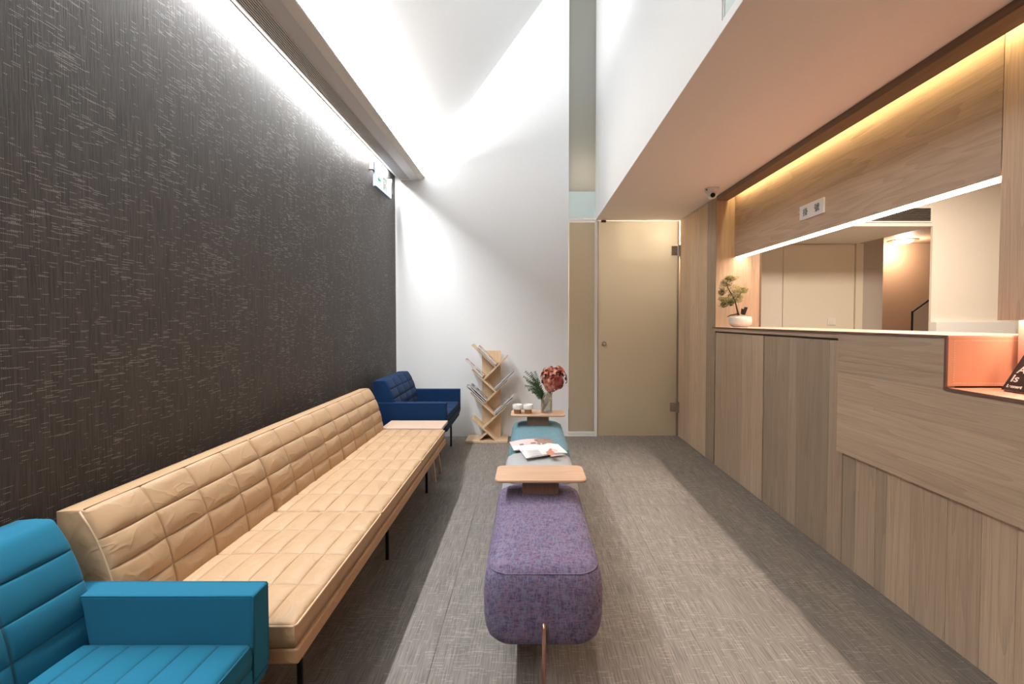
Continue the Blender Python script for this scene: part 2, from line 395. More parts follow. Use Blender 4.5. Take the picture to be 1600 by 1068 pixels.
def tube(bm, pts, radii, seg=10, caps=True, mi=0):
    pts = [Vector(p) for p in pts]
    if isinstance(radii, (int, float)): radii = [radii] * len(pts)
    rings = []; up = None
    for i, p in enumerate(pts):
        d = (pts[min(i + 1, len(pts) - 1)] - pts[max(i - 1, 0)]).normalized()
        if up is None: up = Vector((0, 0, 1)) if abs(d.z) < 0.9 else Vector((1, 0, 0))
        a = d.cross(up).normalized(); b = a.cross(d).normalized(); up = b
        rings.append([bm.verts.new(p + (a * math.cos(t) + b * math.sin(t)) * radii[i]) for t in [2 * PI * k / seg for k in range(seg)]])
    for i in range(len(rings) - 1):
        for k in range(seg):
            f = bm.faces.new((rings[i][k], rings[i][(k + 1) % seg], rings[i + 1][(k + 1) % seg], rings[i + 1][k])); f.material_index = mi
    if caps:
        bm.faces.new(rings[0][::-1]).material_index = mi; bm.faces.new(rings[-1]).material_index = mi
def lathe(bm, prof, cx, cy, seg=32, mi=0):
    rings = []
    for r, z in prof:
        if r < 1e-6: rings.append([bm.verts.new((cx, cy, z))])
        else: rings.append([bm.verts.new((cx + r * math.cos(2 * PI * k / seg), cy + r * math.sin(2 * PI * k / seg), z)) for k in range(seg)])
    for a, b in zip(rings, rings[1:]):
        for k in range(seg):
            q = [a[k % len(a)], a[(k + 1) % len(a)], b[(k + 1) % len(b)], b[k % len(b)]]
            u = []
            for v in q:
                if v not in u: u.append(v)
            if len(u) > 2: bm.faces.new(u).material_index = mi
def text(name, s, size, mat, parent, mw, extrude=0.0006, off=0.0):
    cu = bpy.data.curves.new(name, 'FONT'); cu.body = s; cu.size = size; cu.extrude = extrude; cu.offset = off
    t = bpy.data.objects.new('tmp_text', cu); C.objects.link(t)
    dg = bpy.context.evaluated_depsgraph_get()
    me = bpy.data.meshes.new_from_object(t.evaluated_get(dg)); me.name = name
    bpy.data.objects.remove(t)
    me.materials.clear(); me.materials.append(mat)
    if parent: mw = Matrix.Translation(-root_loc(parent)) @ mw
    me.transform(mw)
    o = bpy.data.objects.new(name, me); C.objects.link(o); o.parent = parent
    return o
def frame(origin, ex, ey):
    ex = Vector(ex).normalized(); ey = Vector(ey).normalized(); ez = ex.cross(ey)
    m = Matrix.Identity(4)
    for i, e in enumerate((ex, ey, ez)):
        for r in range(3): m[r][i] = e[r]
    m.translation = Vector(origin); return m

def quilt(front, nrm, thick_pt, nu, nv, amp, res=9, rnd=0.018, seed=0, wr=0.0):
    """closed cushion. front(s,t)->point, nrm->Vector outwards, thick_pt(s,t)->rear point"""
    loc_ = [0, .018, .06, .14, .25, .38, .5, .62, .75, .86, .94, .982]; res = len(loc_)
    bm = bmesh.new(); n1, n2 = nu * res, nv * res
    par = lambda i, n: 1.0 if i == n * res else (i // res + loc_[i % res]) / n
    rnd_ = random.Random(seed); ph = [rnd_.uniform(0, 6.28) for _ in range(8)]
    puff = [[rnd_.uniform(0.85, 1.15) for _ in range(nv)] for _ in range(nu)]
    G = []
    pu = (front(1, .5) - front(0, .5)).length; pv = (front(.5, 1) - front(.5, 0)).length
    for i in range(n1 + 1):
        row = []
        for j in range(n2 + 1):
            s, t = par(i, nu), par(j, nv)
            a = abs(math.sin(PI * nu * s)); b = abs(math.sin(PI * nv * t))
            ci, cj = min(nu - 1, int(s * nu)), min(nv - 1, int(t * nv))
            edge = min(min(s, 1 - s) * pu, min(t, 1 - t) * pv)
            h = amp * puff[ci][cj] * ((a ** 0.34) * (b ** 0.34))
            e = min(1.0, edge / rnd)
            h -= rnd * 0.75 * (1 - math.sqrt(max(0, 1 - (1 - e) ** 2)))
            h += wr * math.sin(9 * s + 5 * t * nv + ph[0]) * math.sin(23 * s * nu / 4 - 17 * t + ph[1]) * a * b
            row.append(bm.verts.new(front(s, t) + nrm * h))
        G.append(row)
    for i in range(n1):
        for j in range(n2):
            f = bm.faces.new((G[i][j], G[i + 1][j], G[i + 1][j + 1], G[i][j + 1]))
            se = lambda q, n: (q % res == 0 and q > 0) or (q % res == res - 1 and q < n * res - 1)
            if se(i, nu) or se(j, nv): f.material_index = 1  # faces beside a seam take the painted crease shade
    bor = [(i, 0) for i in range(n1)] + [(n1, j) for j in range(n2)] + [(i, n2) for i in range(n1, 0, -1)] + [(0, j) for j in range(n2, 0, -1)]
    prev = [G[i][j] for i, j in bor]
    for k, q in enumerate((0.5, 1.0)):
        ring = []
        for (i, j) in bor:
            s, t = par(i, nu), par(j, nv); p0 = front(s, t) - nrm * rnd * .75; p1 = thick_pt(s, t)
            c = front(.5, .5)
            p = p0.lerp(p1, q)
            if q < 1: p = p + (p0 - c).normalized() * 0.003
            ring.append(bm.verts.new(p))
        for k2 in range(len(bor)):
            l = (k2 + 1) % len(bor); bm.faces.new((prev[k2], prev[l], ring[l], ring[k2]))
        prev = ring
    bm.faces.new(prev)
    return bm

# ------------------------------------------------------------------ the room
T = 0.12
# floor: base slab and the laid sheets of woven vinyl
fl = structure('floor', B(XW - .3, 6.4, YF - .1, 6.6, -0.06, -0.002), M['floorjoint'])
xs = [XW, -0.878, -0.35, 0.65, XR + 0.02]
for a, b in zip(xs, xs[1:]):
    y = YF
    for L in (2.42, 2.2, 1.825):
        obj('vinyl_sheet', B(a + .0008, b - .0008, y + .0008, min(y + L, YB + .005) - .0008, -0.002, 0.0), M['floor'], fl); y += L
obj('office_floor', B(XR + .05, 6.3, YF, 6.5, -0.002, 0.0), M['greywall'], fl)
obj('corridor_floor', B(.2, XR + .02, YB + .01, 6.5, -0.002, 0.0), M['floor'], fl)

wl = structure('wall_left', B(XW - T, XW, YF, YB + .02, 0, 2.80), M['wallpaper'])
# the far white wall follows the slope of the ceiling
def slopeZ(x): return 3.2 + 1.368 * (x + 0.857)
bm = bmesh.new(); prism(bm, [(XW - T, 0), (0.415, 0), (0.415, slopeZ(0.415) + .1), (-1.19, 2.84), (XW - T, 2.84)], YB, YB + T)
structure('wall_back', bm, M['white'])
bm = bmesh.new(); x1 = 0.80; x0 = -1.187
prism(bm, [(x0, slopeZ(x0)), (x1, slopeZ(x1)), (x1, slopeZ(x1) + .12), (x0 - .09, slopeZ(x0) + .12)], YF, YB + .9)
structure('ceiling', bm, M['slope'])
structure('wall_front', B(XW - T, 6.3, YF - T, YF, 0, 5.7), M['frontwall'])
# upper gallery wall above the soffit with its glazed opening near the camera
structure('wall_upper_right', B(0.708, 0.78, 1.70, YB + .02, ZS + .001, 5.45), M['white'])
bm = bmesh.new(); box(bm, 0.708, 0.78, YF, 1.70, ZS + .001, 2.335); box(bm, 0.708, 0.78, YF, 1.70, 5.0, 5.45)
structure('trim_1', bm, M['white'])
wn = structure('window_1', B(0.716, 0.720, YF, 1.698, 2.337, 5.0), M['teal_glass'])
obj('window_frame', B(0.712, 0.724, 1.690, 1.6995, 2.336, 5.0), M['whitemetal'], wn)
# low soffit over the aisle
structure('ceiling_soffit', B(0.709, XR + .10, YF, YB, ZS, ZS + .04), M['soffit'])
structure('trim_2', B(XR - .006, XR, 3.905, YB, ZS - .005, ZS), M['whitemetal'])

# dropped box along the wall: light slot, air diffuser, cove lip
bm = bmesh.new()
prism(bm, [(-1.345, 2.71), (-1.141, 2.71), (-1.096, 2.74), (-1.096, 2.748), (-1.146, 2.735), (-1.345, 2.735)], YF, YB - .001)
bm.normal_update()
dropped = structure('ceiling_box', bm, [M['boxgrey']])
obj('cove_lip', (lambda b: (prism(b, [(-1.1415, 2.7085), (-1.0945, 2.7385), (-1.0945, 2.7495), (-1.099, 2.7495), (-1.099, 2.742), (-1.1415, 2.712)], YF, YB - .002), b)[1])(bmesh.new()), M['lip'], dropped)
obj('slot_side', B(-1.350, -1.345, YF, YB - .001, 2.708, 2.795), M['white'], dropped)
obj('slot_top', B(XW + .001, -1.345, YF, YB - .001, 2.785, 2.795), M['white'], dropped)
obj('led_profile', B(-1.400, -1.366, YF, YB - .01, 2.7460, 2.785), M['whitemetal'], dropped)
dif = thing('air_diffuser', 'long black slotted linear air grille in the dropped ceiling box by the dark wall', 'vent', (-1.29, YM, 2.705))
obj('backing', B(-1.339, -1.240, YF + .02, YB - .05, 2.7085, 2.7098), M['floorjoint'], dif)
for k in range(9):
    x = -1.341 + k * 0.0122
    obj('slat', B(x, x + .0050, YF + .02, YB - .05, 2.7035, 2.7084), M['boxgrey'], dif)

# tall glazed slit in the far wall
slit = structure('window_2', B(0.418, 0.705, YB + .012, YB + .022, 2.60, 5.4), M['frost_up'])
obj('slab_edge_glass', B(0.424, 0.702, YB + .004, YB + .014, 2.315, 2.598), M['teal_glass'], slit)
obj('lower_pane', B(0.430, 0.700, YB + .006, YB + .016, 0.05, 2.275), M['frost_side'], slit)
obj('frame_side', B(0.412, 0.424, YB - .006, YB + .03, 0, 5.4), M['whitemetal'], slit)
obj('frame_side', B(0.702, 0.731, YB - .008, YB + .03, 0, 2.294), M['whitemetal'], slit)
obj('frame_bar', B(0.424, 0.702, YB - .006, YB + .03, 2.283, 2.308), M['whitemetal'], slit)
obj('frame_bar', B(0.424, 0.702, YB - .006, YB + .03, 0.0, 0.018), M['whitemetal'], slit)
obj('frame_bar', B(0.424, 0.702, YB - .003, YB + .03, 0.028, 0.05), M['whitemetal'], slit)
obj('latch', B(0.525, 0.575, YB - .018, YB - .0065, 2.278, 2.312, .003), M['whitemetal'], slit)
obj('latch', B(0.535, 0.585, YB - .018, YB - .0065, 0.002, 0.026, .003), M['whitemetal'], slit)

# frosted glass door with its patch hinges and round lock
door = structure('door_1', B(0.738, 1.576, YB + .002, YB + .012, 0.008, ZS - .006), M['frost_door'])
obj('door_edge', B(0.7325, 0.7378, YB + .001, YB + .013, 0.008, ZS - .006), M['copper'], door)
for z in (1.975, 0.315):
    h = obj('hinge', B(1.512, 1.578, YB - .006, YB + .018, z - .048, z + .048, .002), M['steel'], door)
    obj('hinge_plate', B(1.580, 1.5995, YB - .03, YB + .018, z - .058, z + .058, .002), M['steel'], h)
    obj('hinge_pin', (lambda b: (tube(b, [(1.579, YB - .012, z - .05), (1.579, YB - .012, z + .05)], .007, 12), b)[1])(bmesh.new()), M['steel'], h)
k = bmesh.new(); tube(k, [(0.803, YB - .018, .99), (0.803, YB + .002, .99)], .026, 28)
lk = obj('lock', k, M['steel'], door)
k = bmesh.new(); tube(k, [(0.803, YB - .021, .99), (0.803, YB - .018, .99)], .010, 20)
obj('keyhole', k, M['whitemetal'], lk)
obj('top_catch', B(0.765, 0.815, YB - .02, YB - .001, ZS - .024, ZS - .001, .004), M['blackpl'], door)
structure('trim_3', B(1.577, 1.5995, YB + .019, YB + .05, 0, ZS), M['steel'])
# corridor and upper landing behind the glass
bm = bmesh.new()
box(bm, 0.2, 0.25, YB + T, 6.4, 0, 5.45); box(bm, 2.05, 2.10, 5.25, 6.4, 0, 2.4); box(bm, 0.2, 2.1, 6.35, 6.45, 0, 2.4)
box(bm, 0.25, 1.9, YB + .05, 6.4, 2.40, 2.58)
box(bm, 0.25, 0.85, 5.75, 5.80, 2.58, 5.45); box(bm, 0.80, 0.85, YB + .05, 5.75, 2.58, 5.45)
structure('wall_corridor', bm, M['cream'])

# ------------------------------------------------------------------ wood wall on the right, planks one by one
wr = structure('wall_right', B(XR + .018, XR + .10, 3.912, 5.20, 0, ZS), M['oak_dark'])
u2y = lambda u: F * XR / (u - 826.0)
cuts = [YB + .004] + [u2y(u) for u in (1069, 1078, 1091, 1104)] + [3.905]
for a, b in zip(cuts, cuts[1:]):
    obj('plank', B(XR, XR + .018, b + .0008, a - .0008, 0.002, ZS - .006), M['oak_v'], wr, loc=(XR, (a + b) / 2, 0))

# reception counter
ct = thing('reception_counter', 'long oak reception counter with vertical planks and coral leather top', 'counter', (1.8, 1.2, 0))
obj('body', B(XR + .020, 1.95, YF + .02, 3.895, 0.0, 0.955), M['oak_dark'], ct)
obj('body', B(XR + .020, 1.95, 1.735, 3.895, 0.956, 1.165), M['oak_dark'], ct)
cuts = [u2y(u) for u in (1118.5, 1127, 1160, 1175, 1193.5)]
def planks(cuts, z0, z1, x=XR, th=.018, gap=.0007):
    for a, b in zip(cuts, cuts[1:]):
        obj('plank', B(x, x + th, b + gap, a - gap, z0, z1), M['oak_v'], ct, loc=(x, (a + b) / 2, z0))
planks(cuts, .002, 1.135)
cuts = [u2y(u) for u in (1194.8, 1214, 1234, 1247, 1297, 1320.5)]
planks(cuts, .002, 1.135)
obj('top_rail', B(XR - .014, XR + .018, 2.322, 3.893, 1.148, 1.174), M['oak_h'], ct)
# lower planks below the projecting panel
cuts = [2.298] + [u2y(u) for u in (1341.5, 1374, 1391, 1430, 1488, 1543, 1600)]
cuts += [1.30, 1.12, .93, .74, .52, .30, .05, -.2, -.45, -.7, -.95, -1.2, -1.58]
planks(cuts, .002, .565)
for z0, z1, y0 in ((1.036, 1.174, 1.722), (0.985, 1.035, 1.722), (0.84, 0.9755, None), (.66, .8395, None), (.572, .6595, None)):
    ya = 1.722 if y0 else YF + .03
    obj('front_board', B(XR - .020, XR + .018, ya, 2.3195, z0, z1), M['oak_h'], ct, loc=(XR, 1.2, z0))
obj('front_board', B(XR - .020, XR + .018, 1.722, 2.3195, .9760, .9845), M['oak_h'], ct, loc=(XR, 1.2, .97))
# leather: top, its dark edge, the step face and the low shelf
obj('countertop', B(XR - .022, 2.08, 1.712, 3.896, 1.1765, 1.183), M['leather_top'], ct)
obj('edge_strip', B(XR - .026, XR - .0205, 1.712, 3.906, 1.1735, 1.1835), M['leather_edge'], ct)
obj('step_face', B(XR - .018, 2.08, 1.7125, 1.720, .992, 1.1763), M['leather_pink'], ct)
obj('edge_strip', B(XR - .026, XR - .0185, 1.7120, 1.7215, .976, 1.1733), M['leather_edge'], ct)
obj('low_shelf', B(XR - .020, 2.08, YF + .03, 1.7118, .9765, .985), M['leather_top'], ct)
obj('edge_strip', B(XR - .026, XR - .0205, YF + .03, 1.7118, .974, .986), M['leather_edge'], ct)
bm = bmesh.new()
def dashes(p, q, face_n, ln=.0052, gap=.0034, wd=.0016):
    p, q = Vector(p), Vector(q); L = (q - p).length; d = (q - p) / L; s = 0
    sd = d.cross(Vector(face_n)).normalized() * wd / 2; up = Vector(face_n) * .0006
    while s + ln < L:
        a, b = p + d * s, p + d * (s + ln)
        lo = [bm.verts.new(x) for x in (a - sd, b - sd, b + sd, a + sd)]; hi = [bm.verts.new(v.co + up) for v in lo]
        bm.faces.new(hi)
        for i in range(4): bm.faces.new((lo[i], lo[(i + 1) % 4], hi[(i + 1) % 4], hi[i]))
        s += ln + gap
SX0, SX1, SZ0, SZ1 = XR + .004, XR + .253, 1.003, 1.163
for a, b in (((SX0, SZ0), (SX1, SZ0)), ((SX1, SZ0), (SX1, SZ1)), ((SX1, SZ1), (SX0, SZ1)), ((SX0, SZ1), (SX0, SZ0)),
             ((SX1 + .02, SZ0), (SX1 + .2, SZ0)), ((SX1 + .02, SZ1), (SX1 + .2, SZ1)), ((SX1 + .02, SZ0), (SX1 + .02, SZ1))):
    dashes((a[0], 1.7123, a[1]), (b[0], 1.7123, b[1]), (0, -1, 0))
dashes((XR - .008, 3.88, 1.1833), (XR - .008, 1.72, 1.1833), (0, 0, 1))
tag(obj('stitching', bm, M['thread'], ct), kind='stuff')

# header above the opening, side reveals, beam, recess
hd = structure('wall_header', B(1.755, 1.775, 1.708, 3.8985, 1.790, 2.395), M['oak_head'], loc=(1.755, 2.8, 2.0))
obj('header_back', B(1.820, 1.843, -1.0, 3.8985, 1.790, 2.60), M['oak_h'], hd)
obj('light_channel', B(1.7765, 1.8195, 1.708, 3.8985, 1.80, 1.812), M['whitemetal'], hd)
obj('header_lower_edge', B(1.755, 1.7605, 1.708, 3.8985, 1.7765, 1.7895), M['oak_head'], hd)
led = obj('light_diffuser', B(1.761, 1.842, 1.710, 3.8960, 1.7775, 1.7885), M['led_warm'], hd)
structure('wall_reveal', B(XR, 1.90, 3.8992, 3.9118, 0.9, 2.40), M['oak_v'], loc=(1.7, 3.9, 0))
structure('trim_4', B(XR, XR + .026, YF, 3.8990, 2.258, ZS - .0005), M['oak_dark'])
structure('trim_5', B(XR + .0265, 1.697, YF, 3.8990, 2.258, 2.290), M['oak_dark'])
structure('trim_6', B(XR + .03, 1.82, YF, 3.8990, 2.40, 2.42), M['white'])
obj('recess_side', B(1.690, 1.697, YF, 3.8988, 2.2905, 2.399), M['oak_h'], hd)
post = structure('trim_7', B(1.905, 1.990, 3.935, 3.960, 1.0, 2.60), M['oak_v'])
structure('gap_shade_strip', B(1.990, 2.015, 3.950, 3.965, 1.0, 2.60), M['oak_dark'])  # dark strip standing in for the shadow gap beside the post
# hanging oak panel at the near end of the opening
hp = thing('hanging_panel', 'tall vertical oak panel hanging beside the counter opening, right edge of the photo', 'panel', (1.76, .9, 1.24))
obj('panel_board', B(1.755, 1.775, .95, 1.7045, 1.2400, 2.395), M['oak_v'], hp, loc=(1.76, 1.5, 1.24))
obj('panel_board', B(1.755, 1.775, .20, .9492, 1.2400, 2.395), M['oak_v'], hp, loc=(1.76, .5, 1.24))
obj('panel_board', B(1.755, 1.775, YF + .02, .1992, 1.2400, 2.395), M['oak_v'], hp, loc=(1.76, -.5, 1.24))
obj('panel_light', B(1.7755, 1.8195, YF + .02, 1.690, 1.2420, 1.252), M['led_warm'], hp)
obj('back_board', B(1.820, 1.835, YF + .02, 1.690, .9855, 1.789), M['leather_top'], hp)
# registration plaque
sg = thing('registration_plaque', 'white registration plaque with two black Chinese characters on the oak header', 'sign', (1.752, 2.83, 1.875))
obj('plate', B(1.7440, 1.7545, 2.712, 2.950, 1.878, 1.968, .001), M['plaque'], sg)
mw = frame((1.7436, 2.915, 1.903), (0, -1, 0), (0, 0, 1))
text('lettering', '掛', .052, M['ink'], sg, mw)
mw = frame((1.7436, 2.800, 1.905), (0, -1, 0), (0, 0, 1))
text('lettering', '號', .052, M['ink'], sg, mw)

# security camera on the soffit
sv = thing('security_camera', 'small white dome security camera under the low ceiling near the oak wall', 'camera', (1.47, 3.68, ZS - .09))
bm = bmesh.new(); lathe(bm, [(0, ZS - .001), (.055, ZS - .001), (.057, ZS - .012), (.052, ZS - .026), (.036, ZS - .040), (0, ZS - .042)], 1.47, 3.68, 36)
obj('mount', bm, M['whitemetal'], sv, smooth=True)
bm = bmesh.new(); bmesh.ops.create_uvsphere(bm, u_segments=28, v_segments=18, radius=.037, matrix=Matrix.Translation((1.468, 3.668, ZS - .052)))
obj('ball', bm, M['whitemetal'], sv, smooth=True)
d = (Vector((0.55, 0, 1.0)) - Vector((1.468, 3.668, ZS - .052))).normalized(); c0 = Vector((1.468, 3.668, ZS - .052))
bm = bmesh.new(); tube(bm, [c0 + d * .020, c0 + d * .0375], [.028, .024], 24); obj('ring', bm, M['whitemetal'], sv)
bm = bmesh.new(); tube(bm, [c0 + d * .030, c0 + d * .0385], [.021, .018], 24); obj('lens', bm, M['lens'], sv)
bm = bmesh.new(); tube(bm, [(1.418, 3.655, ZS - .018), (1.4145, 3.651, ZS - .018)], .005, 12); obj('screw', bm, M['blackpl'], sv)

# exit sign
ex = thing('exit_sign', 'lit white and green exit sign mounted high on the dark wall near the far corner', 'sign', (-1.37, 4.33, 2.44))
obj('case', B(-1.392, -1.366, 4.10, 4.56, 2.440, 2.600, .004), M['sign_blue'], ex)
obj('face', B(-1.3655, -1.3625, 4.108, 4.552, 2.447, 2.593), M['sign_face'], ex)
obj('bracket', B(-1.409, -1.372, 4.06, 4.098, 2.575, 2.655, .002), M['steel'], ex)
obj('bracket', B(-1.409, -1.360, 4.562, 4.585, 2.50, 2.64, .002), M['steel'], ex)
bm = bmesh.new(); X = -1.3622
def fx(pts, mi=0):
    a = [bm.verts.new((X, y, z)) for y, z in pts]; b = [bm.verts.new((X + .001, y, z)) for y, z in pts]
    bm.faces.new(b); n = len(pts)
    for i in range(n): bm.faces.new((a[i], a[(i + 1) % n], b[(i + 1) % n], b[i]))
fx([(4.145, 2.520), (4.185, 2.555), (4.185, 2.530), (4.240, 2.530), (4.240, 2.510), (4.185, 2.510), (4.185, 2.485)])
obj('arrow', bm, M['sign_green'], ex)
bm = bmesh.new()
fx([(4.30, 2.46), (4.315, 2.46), (4.315, 2.565), (4.385, 2.565), (4.385, 2.46), (4.40, 2.46), (4.40, 2.58), (4.30, 2.58)])
fx([(4.335, 2.538), (4.352, 2.543), (4.365, 2.538), (4.365, 2.552), (4.352, 2.560), (4.338, 2.552)])
fx([(4.325, 2.525), (4.365, 2.535), (4.362, 2.505), (4.378, 2.470), (4.368, 2.465), (4.350, 2.495), (4.330, 2.465), (4.322, 2.47), (4.338, 2.505)])
obj('pictogram', bm, M['sign_pale'], ex)

# ------------------------------------------------------------------ office behind the counter
bm = bmesh.new(); box(bm, 1.92, 2.86, 5.14, 5.19, 0, 2.60); box(bm, 2.86, 3.68, 5.16, 5.19, 0, 2.60); box(bm, 2.86, 3.68, 5.142, 5.16, 2.102, 2.6)
structure('wall_office_back', bm, M['cream'])
d2 = structure('door_2', B(2.872, 3.672, 5.146, 5.158, .01, 2.088), M['creamdoor'])
structure('trim_9', B(3.68, 3.76, 5.13, 5.19, 0, 2.10), M['creamdoor'])
structure('wall_office_grey', B(3.76, 3.99, 5.14, 5.19, 0, 2.60), M['greywall'])
structure('wall_office_right', B(3.70, 6.2, 4.19, 4.212, 0, 2.60), M['cream'])
structure('wall_office_end', B(2.1, 6.2, YF, YF + .03, 0, 2.60), M['cream'])
structure('wall_office_side', B(6.2, 6.3, YF, 6.4, 0, 2.60), M['cream'])
bh = structure('ceiling_bulkhead', B(2.02, 3.70, 4.19, 5.139, 2.10, 2.60), M['cream'])
structure('ceiling_office', B(1.85, 6.3, YF, 6.45, 2.601, 2.66), M['cream'])
bm = bmesh.new(); box(bm, 3.95, 6.2, 5.95, 6.0, 0, 2.6); box(bm, 3.94, 6.2, 4.301, 5.94, 2.24, 2.30)
structure('wall_stairwell', bm, M['brownwall'])
vg = thing('air_grille', 'white louvred air grille on the bulkhead behind the reception counter', 'vent', (3.35, 4.18, 2.14))
x0, x1, z0, z1 = 2.92, 3.67, 2.145, 2.262
obj('backing', B(x0, x1, 4.1855, 4.1895, z0, z1), M['floorjoint'], vg)
for a in ((x0 - .012, x0, z0 - .012, z1 + .012), (x1, x1 + .012, z0 - .012, z1 + .012), (x0, x1, z0 - .012, z0), (x0, x1, z1, z1 + .012)):
    obj('frame', B(a[0], a[1], 4.180, 4.1895, a[2], a[3]), M['whitemetal'], vg)
for k in range(7):
    z = z0 + .006 + k * .0162
    bm = bmesh.new(); prism(bm, [(0, 0), (1, 0), (1, 1), (0, 1)], 0, 1); bm.free()
    bm = B(x0, x1, 4.178, 4.185, z, z + .006); obj('slat', bm, M['steel'], vg)
ws = thing('wall_switch', 'small beige wall switch seen above the counter on the pale cream door', 'switch', (3.43, 5.14, 1.18))
obj('plate', B(3.375, 3.465, 5.136, 5.1455, 1.185, 1.262, .002), M['whitemetal'], ws)
obj('rocker', B(3.388, 3.440, 5.131, 5.1365, 1.197, 1.235, .002), M['cream'], ws)
sl = thing('ceiling_lamp', 'round glowing ceiling lamp in the stairwell behind the counter', 'lamp', (4.68, 5.72, 2.19))
bm = bmesh.new(); lathe(bm, [(0, 2.20), (.07, 2.203), (.10, 2.215), (.11, 2.239), (0, 2.239)], 4.68, 5.72, 40)
obj('diffuser', bm, M['led_warm'], sl, smooth=True)
bm = bmesh.new(); lathe(bm, [(.112, 2.230), (.15, 2.230), (.15, 2.239), (.112, 2.239)], 4.68, 5.72, 40); obj('rim', bm, M['copper'], sl)
sr = thing('stair_railing', 'dark bent stair handrail with a glass panel in the stairwell opening', 'railing', (4.6, 5.4, 0))
Yr = 5.4; P = lambda u, v, Y=Yr: Vector(((u - 826) * Y / F, Y, 1.24 - (v - 500) * Y / F))
bm = bmesh.new(); a, b2, c2 = P(1424, 740), P(1425, 487), P(1475, 450)
tube(bm, [P(1425, 663), b2], .011, 10); obj('post', bm, M['black'], sr)
bm = bmesh.new(); tube(bm, [b2, c2], .013, 10); obj('handrail', bm, M['black'], sr)
bm = bmesh.new(); pts = [P(1426, 660), P(1426, 490), P(1475, 453), P(1475, 660)]
prism(bm, [(p.x, p.z) for p in pts], Yr + .012, Yr + .020); obj('glass_panel', bm, M['greywall'], sr)
structure('trim_10', B(3.70, 4.42, 4.13, 4.189, 0, 1.224), M['white'])

# ------------------------------------------------------------------ sofa
SEAM_SHADE = {M['tan'].name: M['tan_seam_shade'], M['teal'].name: M['teal_seam_shade'], M['navy'].name: M['navy_seam_shade']}
SF = -0.62; SY = [1.20, 1.925, 2.65, 3.39]
sofa = thing('leather_sofa', 'long tan leather three seat sofa with quilted cushions along the dark wall', 'sofa', (-.95, 2.3, 0))
def seat_cushion(parent, y0, y1, x0, x1, z, th, mat, nu, nv, seed, amp=.006, wr=.0012):
    f = lambda s, t: Vector((x0 + (x1 - x0) * s, y0 + (y1 - y0) * t, z + .006 * math.sin(PI * s) * math.sin(PI * t)))
    r = lambda s, t: Vector((x0 + (x1 - x0) * s, y0 + (y1 - y0) * t, z - th))
    return obj('seat_cushion', quilt(f, Vector((0, 0, 1)), r, nu, nv, amp, 9, .014, seed, wr), [mat, SEAM_SHADE[mat.name]], parent, smooth=True)
def back_cushion(parent, y0, y1, mat, seed, xt=-1.185, xb=-1.085, zb=.41, zt=.735, rear=-1.262, nu=4, nv=4, amp=.012, wr=.002):
    def f(s, t):
        x = xb + (xt - xb) * t + .018 * math.sin(PI * t) - .020 * max(0, t - .8) / .2 * .5
        return Vector((x, y0 + (y1 - y0) * s, zb + (zt - zb) * t))
    r = lambda s, t: Vector((rear + .012 * (1 - t), y0 + (y1 - y0) * s, zb + (zt - .006 - zb) * t))
    return obj('back_cushion', quilt(f, Vector((1, 0, .25)).normalized(), r, nu, nv, amp, 10, .014, seed, wr), [mat, SEAM_SHADE[mat.name]], parent, smooth=True)
for k in range(3):
    a, b = SY[k] + .002, SY[k + 1] - .002
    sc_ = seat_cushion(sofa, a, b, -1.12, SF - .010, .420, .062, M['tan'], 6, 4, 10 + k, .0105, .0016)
    bm = bmesh.new(); tube(bm, [(-1.10, a + .003, .4145), (SF - .016, a + .003, .4145), (SF - .009, a + .012, .4145), (SF - .009, b - .012, .4145), (SF - .016, b - .003, .4145)], .0035, 8)
    obj('piping', bm, M['tanpipe'], sc_, smooth=True)
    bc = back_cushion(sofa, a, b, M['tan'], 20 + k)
    bm = bmesh.new(); tube(bm, [(-1.1945, a + .006, .7325), (-1.1945, b - .006, .7325)], .0022, 8)
    obj('piping', bm, M['piping'], bc, smooth=True)
    if k == 0:
        bm = bmesh.new(); q = []
        for i in range(9):
            t = .06 + .92 * i / 8; q.append((-1.085 - .10 * t + .018 * math.sin(PI * t) - .010 * max(0, t - .8) / .2 - .010, a + .001, .41 + .325 * t))
        tube(bm, q, .0028, 8); obj('piping', bm, M['tanpipe'], bc, smooth=True)
obj('rail', B(-1.20, SF - .001, SY[0] + .001, SY[3] - .001, .312, .355, .006), M['tan_side'], sofa, smooth=False)
obj('back_frame', B(-1.285, -1.268, SY[0] - .012, SY[3] + .005, .30, .605, .003), M['oak_pale'], sofa)
obj('back_rail', B(-1.267, -1.121, SY[0] + .002, SY[3] - .002, .356, .408), M['tan_side'], sofa)
for y in (1.43, 2.33, 3.24):
    for x in (-.734, -1.19):
        bm = bmesh.new(); tube(bm, [(x, y, .311), (x, y, 0.001)], .0095, 12); obj('leg', bm, M['black'], sofa, smooth=True)

